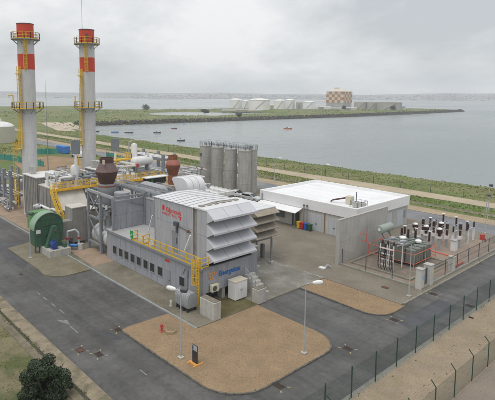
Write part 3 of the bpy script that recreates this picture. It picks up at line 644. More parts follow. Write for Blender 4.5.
for k in range(5):
    for z0, z1 in ((4.1, 6.0), (6.03, 7.88)): MB().box(-55.85, -55.80, 32.2 + k * .94, 33.11 + k * .94, z0, z1).build('acoustic_panel', clad, ex, bevel=.006)
MB().box(-55.8, -47.35, 37.05, 40.5, 4.06, 7.75).build('rear_casing', clad2, ex)
for k in range(6): MB().box(-55.75 + k * 1.4, -54.39 + k * 1.4, 37.0, 37.05, 4.1, 7.7).build('acoustic_panel', clad, ex)
MB().box(-55.9, -47.3, 36.95, 40.6, 7.75, 7.85).build('casing_roof', roofgrey, ex)
MB().bar((-55.72, 34.6, 7.6), (-55.72, 36.9, 6.9), .14).build('brace', steelg, ex)
du = thing('exhaust_duct', 'silver jacketed round exhaust duct inside the grey steel frame', 'duct', (-60, 34.2, 0))
MB().lathe((0, 0, 0), [(1.0, -2.6), (1.42, -2.4), (1.42, 2.0), (1.2, 2.35), (.9, 2.5)], 28).build('drum', silver, du, smooth=True, local=True)
du.children[0].rotation_euler = (0, R(90), 0); du.children[0].location = (0.3, -.6, 2.2)
for k in (-1.6, 0.2, 1.8): MB().cyl((-60 + .3 + k - .06, 33.6, 2.2), (-60 + .3 + k + .06, 33.6, 2.2), 1.46, n=28).build('band', galv, du)
MB().cyl((-60.9, 34.1, 3.2), (-60.9, 34.1, 5.0), .9, n=24).build('riser', silver, du, smooth=True)
MB().cyl((-60.9, 34.1, 5.0), (-60.9, 34.1, 5.5), 1.15, n=24).build('expansion_joint', rust_d, du, smooth=True)
MB().lathe((-60.9, 34.1, 5.5), [(1.0, 0), (1.25, .5), (1.25, 2.6), (1.3, 2.7), (1.3, 3.9)], 28).build('silencer', mat('silencer_grey', (.33, .34, .355), .5, var=.1, scale=1), du, smooth=True)
MB().cyl((-57.2, 34.3, 5.6), (-57.2, 34.3, 8.7), 1.05, n=24).build('silencer', mat('silencer_grey', (.33, .34, .355)), du, smooth=True)
MB().box(-61.6, -58.0, 32.9, 34.3, .1, .95).build('saddle', steelg, du)

def barrel_stack(name, label, x, y, z0, zmid, ztop, rmax, m_up, m_low, m_neck):
    t_ = thing(name, label, 'exhaust stack', (x, y, z0))
    MB().lathe((x, y, 0), [(rmax * .60, z0), (rmax * .68, z0 + .25), (rmax, zmid), (rmax, zmid + .12)], 32).build('lower_cone', m_low, t_, smooth=True)
    MB().lathe((x, y, 0), [(rmax * 1.01, zmid + .1), (rmax * .97, zmid + .25), (rmax * .60, ztop - .65)], 32).build('upper_cone', m_up, t_, smooth=True)
    MB().lathe((x, y, 0), [(rmax * .62, ztop - .7), (rmax * .62, ztop), (rmax * .54, ztop), (rmax * .54, ztop - .6)], 32, caps=False).build('neck', m_neck, t_, smooth=True)
    for k in range(10): a = k * math.pi / 5; MB().bar((x + math.cos(a) * rmax * .61, y + math.sin(a) * rmax * .61, z0 + .1), (x + math.cos(a) * rmax * .98, y + math.sin(a) * rmax * .98, zmid - .02), .05, .08).build('rib', m_low, t_)
    return t_
bs = barrel_stack('bypass_stack', 'dark purple brown barrel shaped exhaust stack above the steel frame', -60.9, 34.1, 9.35, 11.05, 13.05, 1.58, rust_b, rust_d, rust_d)
MB().lathe((-60.9, 34.1, 9.05), [(1.35, 0), (1.35, .15), (1.05, .3)], 32).build('base_flange', rust_o, bs, smooth=True)
MB().box(-60.0, -59.75, 32.95, 33.2, 12.3, 12.9).build('hatch', beige, bs)
b2 = barrel_stack('bypass_stack', 'rust orange barrel shaped exhaust stack beside the white curved hood', -62, 46.55, 9.2, 10.75, 12.3, 1.2, rust_p, rust_o, rust_o)
MB().lathe((-62, 46.55, 7.7), [(.85, 0), (.85, .9), (.72, 1.5)], 24).build('base_pipe', rust_o, b2, smooth=True)
MB().box(-63.4, -60.6, 45.2, 47.9, .1, 7.7).build('pedestal', mat('tan_pedestal', (.42, .38, .33), .8, var=.1, scale=1, streak=.2), b2)

# green fan
fa = thing('draught_fan', 'large green centrifugal fan with pale rim on a concrete pad', 'fan', (-64, 27.2, .12))
MB().box(-66.0, -61.6, 25.8, 28.8, .05, 1.05).build('pad', conc_pl, fa, bevel=.03)
cyf, czf, rf = 27.0, 3.45, 2.1
ring = [(cyf + rf * math.cos(R(a)), czf + rf * math.sin(R(a))) for a in range(-10, 181, 10)]
MB().prism_x([(cyf - rf, 1.3), (cyf - rf + .2, 1.05), (cyf + rf - .3, 1.05), (cyf + rf * math.cos(R(-10)), czf + rf * math.sin(R(-10)))] + ring[1:], -66.0, -64.5).build('scroll_casing', fan_g, fa)
rim = MB()
o_r = [(cyf + (rf + .1) * math.cos(R(a)), czf + (rf + .1) * math.sin(R(a))) for a in range(20, 186, 9)]; i_r = [(cyf + (rf + .01) * math.cos(R(a)), czf + (rf + .01) * math.sin(R(a))) for a in range(20, 186, 9)]
rim.prism_x(o_r + i_r[::-1], -66.08, -64.38).build('rim', fan_lit, fa)
for yy in (25.9, 27.1, 28.3): MB().box(-64.5, -64.42, yy - .05, yy + .05, 1.2, czf + math.sqrt(max(.1, rf**2 - (yy - cyf)**2)) - .1).build('stiffener', fan_g, fa)
for zz in (2.6, 3.9, 4.8): hw = math.sqrt(rf**2 - (zz - czf)**2) - .08; MB().box(-64.5, -64.43, cyf - hw, cyf + hw, zz - .05, zz + .05).build('stiffener', fan_g, fa)
MB().box(-64.5, -64.41, 25.15, 25.75, 2.9, 3.4).build('data_plate', whitep, fa)
MB().prism_x([(26.0, 1.05), (28.1, 1.05), (27.6, 3.9), (27.0, 3.9)], -63.9, -63.2).build('bearing_pedestal', fan_g, fa)
MB().cyl((-64.5, 27.3, 3.3), (-62.9, 27.3, 3.3), .16).build('shaft', steel_d, fa)
mt = MB().cyl((-63.0, 26.75, 1.65), (-61.95, 26.75, 1.65), .42, n=20).box(-62.9, -62.1, 26.4, 27.1, 1.05, 1.3).build('motor', bluem, fa, smooth=True); MB().box(-62.7, -62.35, 26.6, 26.9, 2.05, 2.25).build('terminal_box', bluem, mt)
MB().box(-67.6, -66.1, 25.2, 27.6, 3.2, 5.5).build('outlet_duct', mat('bright_green', (.10, .25, .08), .5, var=.1), fa)
MB().box(-63.8, -62.0, 28.0, 28.4, 1.05, 1.6).build('base_rail', fan_g, fa)
for y in (25.2, 25.7): MB().bar((-65.0, y, .1), (-65.0, y, 2.3), .1).build('leg', fan_g, fa)
MB().bar((-65.0, 25.1, 1.2), (-65.0, 25.75, 1.2), .08).build('leg_brace', fan_g, fa)
# small valve set by the fan
vs_ = thing('pump_set', 'small silver piping and pump with blue and red valves beside the fan pad', 'pump', (-63.3, 30.0, .12))
MB().tube([(-63.9, 29.4, .3), (-63.9, 29.4, 2.6), (-63.2, 30.3, 2.9), (-62.9, 30.6, 2.4), (-62.9, 30.6, .6)], .17, 10).build('pipe', galv, vs_, smooth=True)
MB().cyl((-63.4, 29.5, .75), (-62.6, 30.3, .75), .22, n=14).build('pump', blue2, vs_, smooth=True)
MB().box(-64.1, -63.7, 29.2, 29.6, 1.5, 1.8).build('valve', redp, vs_); MB().box(-63.1, -62.7, 30.4, 30.8, 1.6, 1.9).build('valve', redp, vs_)
MB().cyl((-62.6, 30.7, .15), (-62.6, 30.7, .95), .45, n=18).build('filter_pot', silver, vs_, smooth=True)

# boiler (heat recovery unit) + inclined inlet duct, two units
def boiler(label, y0):
    t_ = thing('boiler', label, 'boiler', (-79, y0, 0), 'boilers')
    Y1 = y0 + 5.4
    MB().box(-85.8, -80.05, y0 + .12, Y1, .9, 7.8).build('casing', hrsgm, t_)
    for k in range(9): MB().box(-85.72 + k * .7, -85.6 + k * .7, y0 + .03, y0 + .12, .9, 7.6).build('stiffener', hrsgm, t_)
    for k in range(7): MB().box(-80.05, -79.93, y0 + .2 + k * .8, y0 + .36 + k * .8, 6.9, 7.6).build('stiffener', hrsgm, t_)
    MB().box(-85.95, -79.9, y0 - .05, Y1 + .1, 7.8, 7.95).build('roof', whitep, t_)
    for x in (-85.5, -83, -80.4): MB().box(x - .15, x + .15, y0 + .2, y0 + .5, .05, .9).build('leg', steelg, t_)
    MB().box(-79.9, -72.6, y0 + .3, Y1 - .3, .9, 6.7).build('duct_body', hrsgm, t_)
    for k in range(5): MB().box(-79.5 + k * 1.45, -79.36 + k * 1.45, y0 + .2, y0 + .3, .9, 6.6).build('stiffener', hrsgm, t_)
    MB().prism_y([(-72.58, .9), (-72.58, 6.75), (-70.5, 4.25), (-67.5, 4.05), (-67.5, .9)], y0 + .02, y0 + 4.6).build('inclined_duct', hrsgm, t_)
    MB().prism_y([(-72.6, 6.78), (-70.5, 4.28), (-70.5, 4.34), (-72.6, 6.84)], y0 - .02, y0 + 4.65).build('duct_cover', pale, t_)
    MB().box(-70.46, -67.45, y0 - .02, y0 + 4.65, 4.27, 4.36).build('duct_cover', pale, t_)
    MB().box(-79.9, -72.5, y0 + .25, Y1 - .25, 6.7, 6.86).build('roof', pale, t_)
    MB().box(-78.8, -75.2, y0 + 1.0, Y1 - .4, 6.86, 7.6).build('top_duct', whitep, t_)
    for k, (x, y, r, h) in enumerate(((-74.2, y0 + 1.2, .3, .9), (-73.6, y0 + 2.6, .22, .8), (-74.6, y0 + 3.8, .35, .7), (-77, y0 + .7, .2, 1.4))): MB().cyl((x, y, 6.86), (x, y, 6.86 + h), r, n=12).build('nozzle', whitep, t_, smooth=True)
    for y in (y0 + 1.5, y0 + 3.0, y0 + 4.4): MB().tube([(-79.5, y, 7.7), (-79.5, y, 8.7), (-77.5, y, 8.7), (-77.5, y, 7.6)], .14).build('pipe', silver, t_, smooth=True)
    MB().box(-84.6, -83.6, y0 + .6, y0 + 1.5, 7.95, 9.3).build('valve_house', conc_pl, t_)
    return t_
boiler('grey ribbed boiler casing with white roof in front of the nearer chimney', 31.5)
boiler('boiler casing half hidden behind the dark barrel stack', 43.3)
db = thing('inlet_plenum', 'tall dull grey sheet metal duct box between the fan and the frame', 'duct', (-66.2, 32, 0))
MB().box(-67.4, -65.0, 30.7, 33.0, .5, 5.5).build('casing', hrsgm, db, bevel=.02); MB().box(-67.45, -64.95, 30.65, 33.05, 5.5, 5.62).build('lid', pale, db)
MB().box(-66.4, -64.98, 28.8, 30.68, 1.2, 3.8).build('elbow', hrsgm, db)
for x, y in ((-67.2, 30.9), (-65.2, 30.9), (-65.2, 32.8)): MB().box(x - .12, x + .12, y - .12, y + .12, .1, .5).build('leg', steelg, db)

# yellow platform along the boilers
pf = thing('access_platform', 'yellow railed walkway running along the boiler tops', 'platform', (-72.6, 41, 6.8))
MB().box(-72.7, -71.7, 31.0, 51.2, 6.86, 6.94).build('deck', yellow, pf)
rail(MB(), [(-71.75, 31.1, 6.94), (-71.75, 51.1, 6.94)], 1.1, 1.4, .04).build('guard_rail', yellow, pf)
rail(MB(), [(-72.65, 31.1, 6.94), (-72.65, 51.1, 6.94)], 1.1, 1.4, .04).build('guard_rail', yellow, pf)
for y in (31.3, 37.6, 42.9, 49.2, 51.0): MB().bar((-71.8, y, 6.86), (-71.8, y, .1), .16).build('post', steelg, pf)
stf = MB()
for s_ in (30.55, 31.15): stf.bar((-72.2, s_, 6.9), (-68.6, s_, 2.6), .1, .25); rail(stf, [(-72.2, s_, 6.9), (-68.6, s_, 2.6)], 1.05, 1.0, .035, toe=False)
for k in range(14): p = Vector((-72.2, 30.55, 6.9)).lerp(Vector((-68.6, 30.55, 2.6)), k / 13); stf.box(p.x - .14, p.x + .14, 30.55, 31.15, p.z - .03, p.z)
stf.build('stair_flight', yellow, pf); MB().box(-68.7, -67.5, 30.0, 30.65, 2.5, 2.6).build('landing', yellow, pf)
s2 = MB(); 
for s_ in (51.3, 52.0): s2.bar((-72.2, s_, 6.9), (-68.8, s_, 3.2), .1, .22); rail(s2, [(-72.2, s_, 6.9), (-68.8, s_, 3.2)], 1.05, 1.0, .035, toe=False)
s2.build('stair_flight', yellow, pf)
p2 = thing('drum_platform', 'small raised yellow platform beside the white vertical vessel', 'platform', (-80.6, 48.5, 9))
MB().box(-82, -79.5, 46.5, 50.0, 9.5, 9.58).build('deck', yellow, p2); rail(MB(), [(-79.6, 46.6, 9.58), (-79.6, 49.9, 9.58), (-81.9, 49.9, 9.58)], 1.1, 1.1, .045).build('guard_rail', yellow, p2)
for x, y in ((-79.6, 46.7), (-79.6, 49.8), (-81.9, 49.8)): MB().bar((x, y, 7.9), (x, y, 9.5), .14).build('post', yellow, p2)
dm = thing('steam_drum', 'white horizontal steam drum with domed ends behind the yellow rails', 'vessel', (-79.8, 52.0, 7.9))
MB().lathe((0, 0, 0), [(.05, -2.75), (.6, -2.6), (.92, -2.2), (.92, 2.2), (.6, 2.6), (.05, 2.75)], 24).build('shell', whitep, dm, smooth=True, local=True)
dm.children[0].rotation_euler = (R(90), 0, R(12)); dm.children[0].location = (0, .3, 1.15)
MB().cyl((-79.7, 53.7, 9.9), (-79.7, 53.7, 10.5), .3, n=14).build('manhole', whitep, dm, smooth=True)
for y in (50.9, 53.6): MB().box(-80.4, -79.2, y - .15, y + .15, 7.2, 8.4).build('saddle', steelg, dm)
MB().box(-80.7, -79.0, 50.2, 54.4, .1, 7.2).build('support', hrsgm, dm)
vt = thing('vertical_vessel', 'white upright vessel with rounded top left of the rust stack', 'vessel', (-80.8, 51.3, 9.6))
MB().lathe((-80.8, 51.3, 9.6), [(.62, 0), (.62, 2.4), (.5, 2.7), (.1, 2.85)], 22).build('shell', whitep, vt, smooth=True)
for a in (0, 2.1, 4.2): MB().bar((-80.8 + .5 * math.cos(a), 51.3 + .5 * math.sin(a), 8.3), (-80.8 + .5 * math.cos(a), 51.3 + .5 * math.sin(a), 9.7), .12).build('leg', whitep, vt)
MB().tube([(-81.6, 50.6, 8.5), (-81.6, 50.6, 12.6), (-81.2, 51.0, 12.9)], .12).build('pipe', galv, vt, smooth=True)
for lb, x, y, z in (('flat grey box vent on a white pole nearer the left chimney', -78.7, 38.1, 12.75), ('flat grey box vent on a white pole behind the dark barrel stack', -83.0, 48.4, 12.1)):
    t_ = thing('vent_silencer', lb, 'vent', (x, y, 7.5), 'box vents on poles')
    MB().box(-.25, .25, -.75, .75, -1.2, 1.2).build('box', mat('slate_box', (.19, .21, .235), .5, var=.08, scale=1), t_, local=True, bevel=.03)
    t_.children[0].location = (0, 0, z - 7.5); t_.children[0].rotation_euler = (0, 0, R(-20))
    MB().cyl((0, 0, -.6), (0, 0, z - 7.5 - 1.2), .42, .2, n=14).build('pole', whitep, t_, local=True, smooth=True)
    MB().box(-.2, .2, -.4, .4, z - 7.5 + 1.2, z - 7.5 + 1.27).build('lid', steelg, t_, local=True)

# chimneys
def chimney(label, x, y, rod, davit):
    t_ = thing('chimney', label, 'chimney', (x, y, 0), 'striped chimneys')
    ca = Vector((-x, -y, 0)).normalized(); lf = Vector((-.652, -.758, 0))
    r = 1.44
    for nm, z0, z1, m, rr in (('shaft', .05, 19.2, chimw, r * .93), ('shaft', 19.2, 26.1, chimw, r), ('red_band', 26.1, 28.8, chimr, r), ('shaft', 28.8, 31.3, chimw, r), ('red_band', 31.3, 34.0, chimr, r)):
        MB().cyl((x, y, z0), (x, y, z1), rr, n=40, caps=nm == 'shaft' and z0 < 1).build(nm, m, t_, smooth=True)
    MB().lathe((x, y, 33.95), [(r + .06, 0), (r + .06, .14), (r - .16, .14), (r - .16, -.6)], 40, caps=False).build('rim', steel_d, t_, smooth=True)
    MB().cyl((x, y, 33.3), (x, y, 33.35), r - .05, n=40).build('flue_mouth', black, t_)
    for z in (3, 7, 11, 15): MB().lathe((x, y, z), [(r * .93, 0), (r * .93 + .025, .02), (r * .93 + .025, .12), (r * .93, .14)], 40, caps=False).build('joint_band', chimw, t_)
    for zp, rp in ((31.35, 2.45), (19.2, 2.75)):
        pl = MB().lathe((x, y, zp), [(r + .02, -.08), (rp, -.08), (rp, .02), (r + .02, .02)], 32, caps=False).build('platform', steelg, t_)
        rg = MB(); n = 14; pts = [(x + (rp - .06) * math.cos(2 * math.pi * k / n), y + (rp - .06) * math.sin(2 * math.pi * k / n), zp + .02) for k in range(n + 1)]
        rail(rg, pts, 1.15, 9, .04); rg.build('guard_rail', yellow, pl)
        bk = MB()
        for k in range(8): a = k * math.pi / 4; bk.bar((x + r * math.cos(a), y + r * math.sin(a), zp - .9), (x + rp * .95 * math.cos(a), y + rp * .95 * math.sin(a), zp - .1), .08)
        bk.build('bracket', steelg, pl)
    d1 = (ca * 1 + lf * .08).normalized(); d2 = (ca * .75 + lf * .66).normalized(); d3 = (ca * .35 + lf * .95).normalized()
    caged_ladder(MB(), (x + d1.x * r, y + d1.y * r), 26.0, 32.4, d1, r=.035, cage_from=.3).build('ladder', yellow, t_)
    d1 = (ca * 1 + lf * .75).normalized(); caged_ladder(MB(), (x + d1.x * r, y + d1.y * r), 19.2, 26.6, d1, r=.035, cage_from=.3).build('ladder', yellow, t_)
    caged_ladder(MB(), (x + d2.x * r, y + d2.y * r), 12.0, 19.4, d2, r=.035, cage_from=.3).build('ladder', yellow, t_)
    caged_ladder(MB(), (x + d3.x * (r + .5), y + d3.y * (r + .5)), 1.0, 13.2, d3, r=.04, cage_from=1.5).build('ladder', yellow, t_)
    w_ = d3 * (r + .1); MB().box(x + w_.x - .6, x + w_.x + .6, y + w_.y - .9, y + w_.y + .3, 11.95, 12.02).build('rest_platform', yellow, t_)
    MB().bar((x + d1.x * (r + .3), y + d1.y * (r + .3), 25.3), (x + d1.x * (r + 1.0), y + d1.y * (r + 1.0), 25.3), .8, .12).build('rest_platform', yellow, t_)
    if rod: MB().cyl((x, y - .9, 33.5), (x, y - .9, 40.5), .05, .02, 6).build('lightning_rod', steelg, t_); MB().box(x + ca.x * r - .2, x + ca.x * r + .2, y + ca.y * r - .2, y + ca.y * r + .2, 32.4, 33.2).build('aircraft_lamp', steel_d, t_)
    if davit:
        p = Vector((x, y, 19.2)) + lf * 2.6; MB().tube([p, p + Vector((0, 0, 2.4)), p + Vector((0, 0, 2.4)) + lf * .9], .09).build('davit_arm', yellow, t_)
    else:
        p = Vector((x, y, 19.2)) + lf * 2.5; MB().cyl(p, p + Vector((0, 0, 2.2)), .1).build('davit_arm', yellow, t_)
    return t_
chimney('red and white striped chimney on the left edge of the plant', -88, 33.6, False, True)
chimney('red and white striped chimney with a lightning rod, right of the pair', -88, 45.45, True, False)

ms = thing('lightning_mast', 'thin dark mast rising between the two striped chimneys', 'mast', (-107, 45, 0))
MB().cyl((-107, 45, 0), (-107, 45, 12), .13, .1, 8).build('lower_tube', steelg, ms); MB().cyl((-107, 45, 12), (-107, 45, 25), .07, .02, 6).build('upper_tube', steelg, ms)
# pipe racks
def rack(label, xs_, y0, y1, h, levels, pipes, m=steelg):
    t_ = thing('pipe_rack', label, 'pipe rack', (xs_[0], y0, 0), 'pipe racks')
    for x in xs_:
        for y in (y0, y1): MB().box(x - .28, x + .28, y - .28, y + .28, .05, h).build('column', m, t_)
        for z in levels: MB().box(x - .14, x + .14, y0 + .2, y1 - .2, z - .18, z + .18).build('cross_beam', m, t_)
    for z in levels:
        for y in (y0, y1): MB().box(xs_[0], xs_[-1], y - .12, y + .12, z - .2, z + .2).build('beam', m, t_)
        for k in range(pipes): y = y0 + .5 + k * (y1 - y0 - 1) / max(1, pipes - 1); MB().cyl((xs_[0] - .5, y, z + .35), (xs_[-1] + .5, y, z + .35), .12 + .06 * (k % 2), n=10).build('pipe', silver if k % 2 else whitep, t_, smooth=True)
    return t_
rack('grey steel pipe rack at the left edge in front of the boiler', [-99.0, -96.0, -92.6], 31.6, 34.2, 7.6, [2.6, 6.0], 3)
rack('grey steel pipe rack between the rust stack and the silos', [-96, -90, -84], 60.5, 63.5, 9.2, [5.2, 8.0], 4)
rack('low pipe rack behind the white steam drum', [-101, -95, -89], 52.5, 55.0, 5.4, [3.0, 4.8], 3)
# cable trays and clutter over the exhaust frame
ct = thing('cable_tray', 'grey cable trays crossing above the acoustic wall', 'cable tray', (-56, 38.5, 8))
for y, z in ((37.3, 8.7), (38.4, 8.9)): MB().box(-64, -47.6, y - .28, y + .28, z - .06, z + .0).box(-64, -47.6, y - .3, y - .26, z, z + .18).box(-64, -47.6, y + .26, y + .3, z, z + .18).build('tray', galv, ct)
for x in (-63, -59.5, -55.5, -51.5, -48): MB().bar((x, 37.9, 7.85 if x > -56 else .1), (x, 37.9, 8.62), .16).box(x - .1, x + .1, 37.0, 38.7, 8.5, 8.62).build('support', steelg, ct)
for k in range(6): MB().cyl((-64, 38.2 + k * .07, 8.95), (-47.8, 38.2 + k * .07, 8.95), .03, n=6).build('cable', black, ct)
sl = thing('roof_silencer', 'large pale grey round topped silencer behind the acoustic wall', 'silencer', (-61, 40.5, 0))
MB().lathe((0, 0, 0), [(1.4, -2.9), (1.6, -2.7), (1.6, 2.7), (1.4, 2.9)], 26).build('shell', mat('silencer_grey', (.33, .34, .355)), sl, smooth=True, local=True); sl.children[0].rotation_euler = (0, R(90), 0); sl.children[0].location = (1, 1.2, 7.0)
for x in (-61.7, -58.3): MB().box(x - .2, x + .2, 40.6, 42.8, .1, 5.9).build('saddle', steelg, sl)
jb = thing('black_cooler', 'black finned cooler with green lamp under a pale cover by the yellow stair', 'cooler', (-67, 47, 7))
MB().box(-67.6, -66.4, 44.6, 48.4, 7.3, 8.1).build('body', black, jb); MB().box(-67.8, -66.2, 44.4, 48.7, 8.15, 8.27).build('cover', whitep, jb); MB().box(-66.4, -66.36, 45.3, 45.7, 7.5, 7.9).build('indicator', greenp, jb)
MB().box(-67.5, -66.5, 44.7, 44.9, .1, 7.3).box(-67.5, -66.5, 48.1, 48.3, .1, 7.3).build('support', steelg, jb)
for y in np.arange(45, 48.3, .4): MB().box(-66.42, -66.34, y, y + .06, 7.35, 8.05).build('fin', steel_d, jb)

def pipework(label, x0, x1, y0, y1, z0, z1, n, seed):
    """a cluster of orthogonal pipe runs with valves and stanchions"""
    q = random.Random(seed); t_ = thing('pipework', label, 'pipework', ((x0 + x1) / 2, (y0 + y1) / 2, .1), 'process pipework')
    for k in range(n):
        p = Vector((q.uniform(x0, x1), q.uniform(y0, y1), q.uniform(z0, z1))); pts = [p.copy()]
        for ax in q.sample([0, 1, 2, 0, 1], 4):
            p = p.copy(); lo, hi = ((x0, x1), (y0, y1), (z0, z1))[ax]; p[ax] = q.uniform(lo, hi); pts.append(p)
        r = q.choice((.06, .09, .13, .2)); MB().tube(pts, r, 9).build('pipe', q.choice((silver, whitep, galv, steelg, pale)), t_, smooth=True)
        v = pts[1]; MB().cyl(v - Vector((0, 0, .25)), v + Vector((0, 0, .3)), r * 1.7, n=10).build('valve', q.choice((steelg, whitep, galv, redp if k % 4 == 0 else steelg)), t_, smooth=True)
        if k % 3 == 0: MB().bar((pts[-1].x, pts[-1].y, .1), pts[-1], .12).build('stanchion', steelg, t_)
    return t_
pipework('silver pipes and valves on top of the nearer boiler', -79, -73.2, 32.2, 36.2, 7.2, 8.8, 12, 3)
pipework('silver pipes and valves on top of the farther boiler', -85.5, -73.2, 44, 48.4, 7.6, 9.3, 14, 4)
pipework('tangle of pipes between the chimneys', -90, -80, 37.5, 43, 3.5, 8.2, 16, 5)
pipework('tangle of pipes between the farther boiler and the silos', -84, -70, 52, 60, 2.0, 7.2, 20, 6)
pipework('pipes and ducts behind the acoustic wall', -63, -50, 40.6, 44, 4.8, 8.6, 12, 8)
pipework('low pipes and valves at the left edge below the rack', -103, -90, 30.2, 33.5, .4, 2.2, 12, 9)
pipework('pipes around the rust coloured stack pedestal', -68, -58, 48.5, 54, 3.0, 7.6, 14, 10)
pipework('small bore pipes inside the grey gantry', -62, -58, 32.4, 33.4, 4.6, 7.6, 7, 12)
pipework('dark steel pipes beside the boiler and the fan', -78, -69, 28.9, 31.0, .5, 4.5, 9, 21)
pipework('overhead pipes between the two boilers', -79, -70, 37.2, 42.8, 4.0, 8.4, 18, 22)
pipework('pipes in front of the silos left of the cooler', -92, -82, 64, 72, 1.0, 5.5, 16, 23)
pipework('pipes over the cable trays behind the turbine roof', -61, -55.5, 48, 52, 2.5, 6.0, 8, 24)
for lb, x, y, r, h in (('white upright vessel between the chimneys', -83.5, 40.2, .8, 8.6), ('grey upright vessel left of the rust stack', -71.0, 55.2, .9, 7.4), ('small white vessel near the yellow stair end', -69.5, 53.0, .5, 6.4)):
    t_ = thing('vertical_vessel', lb, 'vessel', (x, y, .1)); MB().lathe((x, y, .6), [(r * .3, -.2), (r, 0), (r, h - r), (r * .8, h - r * .5), (r * .2, h - r * .25)], 22).build('shell', whitep if 'white' in lb else hrsgm, t_, smooth=True)
    for a in (0, 2.1, 4.2): MB().bar((x + r * .8 * math.cos(a), y + r * .8 * math.sin(a), .1), (x + r * .8 * math.cos(a), y + r * .8 * math.sin(a), .9), .12).build('leg', steelg, t_)
# ================================================================ SECOND UNIT (behind)
u2 = thing('second_intake_house', 'smaller weathered air intake house with brown hoods raised on posts', 'intake house', (-45, 46, 0))
MB().box(-49.5, -42.2, 44.1, 48.2, 3.3, 7.3).build('casing', brownl, u2)
for k in range(7):
    MB().box(-49.6 + k * 1.1, -48.54 + k * 1.1, 44.0, 48.3, 7.3, 7.42).build('roof_panel', roofw, u2)
for k in range(4):
    a = 7.42 - k * .98
    h_ = MB().prism_y([(-42.2, a), (-41.15, a - .62), (-41.15, a - .68), (-42.2, a - .06)], 44.0, 48.2).build('intake_hood', brownl, u2)
    for y in (43.98, 48.2): MB().prism_y([(-42.2, a), (-41.15, a - .64), (-42.2, a - .96)], y, y + .04).build('cheek', brownl, h_)
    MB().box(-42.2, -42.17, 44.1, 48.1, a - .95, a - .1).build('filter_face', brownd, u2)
    MB().prism_y([(-42.2, a - .065), (-41.15, a - .685), (-41.15, a - .70), (-42.2, a - .08)], 44.02, 48.18).build('shade_lining', steel_d, h_)  # same added dark lining under the brown hoods, for deeper shade
for x, y in ((-41.5, 47.1), (-41.6, 44.4), (-46, 47.1), (-46, 44.4)): MB().bar((x, y, .1), (x, y, 3.4), .2).build('post', steelg, u2); 
for x, y in ((-41.5, 47.1), (-41.6, 44.4)): MB().box(x - .3, x + .3, y - .3, y + .3, .1, .4).build('footing', conc_pl, u2)
MB().box(-49.5, -42.3, 44.2, 48.1, 3.1, 3.3).build('floor_frame', steelg, u2)
MB().box(-41.7, -41.3, 45.2, 45.6, 1.2, 3.0).build('control_box', steel_d, u2)
MB().box(-47, -38.2, 39.3, 40.9, .05, 4.4).build('annex', clad2, u2)
MB().box(-47.1, -38.1, 39.25, 41.0, 4.4, 4.5).build('annex_roof', roofgrey, u2)
wh = thing('curved_hood', 'white rounded ventilation hood rising behind the grey turbine roof', 'hood', (-54, 43.5, 0))
prof = [(-55.2, 7.9), (-56.5, 9.75), (-56.2, 10.05), (-54.2, 10.15)] + [(-54.2 + 1.5 * math.sin(R(a)), 8.65 + 1.5 * math.cos(R(a))) for a in range(12, 91, 13)] + [(-52.7, 7.9)]
MB().prism_y(prof, 42.2, 45.4).build('hood_shell', roofw, wh, smooth=True)
MB().box(-55.2, -52.9, 42.3, 45.3, .1, 7.9).build('shaft', clad2, wh)
for y in (43.25, 44.3): 
    q = MB(); pr_ = [(x - .0, z + .015) for x, z in prof[1:-1]]
    for a, c in zip(pr_, pr_[1:]): q.bar((a[0], y, a[1]), (c[0], y, c[1]), .04, .03)
    q.build('seam', clad2, wh)

# ================================================================ SILOS, COOLER, CARS
def silo(label, x, y, box=False):
    t_ = thing('silo', label, 'silo', (x, y, .1), 'grey silos')
    MB().cyl((x, y, .05), (x, y, 9.75), 1.42, n=40).build('shell', silo_m, t_, smooth=True)
    MB().lathe((x, y, 9.75), [(1.5, -.12), (1.5, .04), (.5, .28), (.05, .3)], 40).build('roof', silo_m, t_, smooth=True)
    for z in (2.5, 5, 7.4): MB().lathe((x, y, z), [(1.42, 0), (1.445, .02), (1.445, .08), (1.42, .1)], 40, caps=False).build('seam_band', silo_m, t_)
    n = 10; rg = rail(MB(), [(x + 1.42 * math.cos(2*math.pi*k/n), y + 1.42 * math.sin(2*math.pi*k/n), 9.78) for k in range(n + 1)], 1.0, 9, .025, toe=False); rg.build('guard_rail', galv, t_)
    MB().cyl((x + .3, y - .2, 9.9), (x + .3, y - .2, 10.5), .35, n=12).box(x - .7, x - .2, y + .1, y + .6, 9.9, 10.5).build('vent', steelg, t_)
    if box: MB().box(x - .25, x + .25, y - 1.55, y - 1.38, 7.4, 8.0).build('level_gauge', steel_d, t_)
    return t_
silo('grey concrete silo nearest the parked cars, right end of the front row', -75.4, 76.2)
silo('grey concrete silo second from the parked cars in the front row', -79.8, 76.2)
silo('grey concrete silo second from the left in the front row', -84.2, 76.2)
silo('grey concrete silo at the left end of the row with a dark gauge', -88.5, 76.2, True)
silo('grey silo half hidden behind the right end of the front row', -76.3, 79.1)
sw = thing('silo_walkway', 'grey catwalk linking the silo tops', 'catwalk', (-82, 76.2, 10)); MB().box(-89.2, -74.8, 77.3, 77.9, 9.95, 10.03).build('deck', steelg, sw); rail(MB(), [(-89.2, 77.85, 10.03), (-74.8, 77.85, 10.03)], 1.0, 1.5, .03).build('guard_rail', galv, sw)
co = thing('air_cooler', 'long white air cooler with two rows of fan stubs in front of the silos', 'cooler', (-76, 66.5, 0))
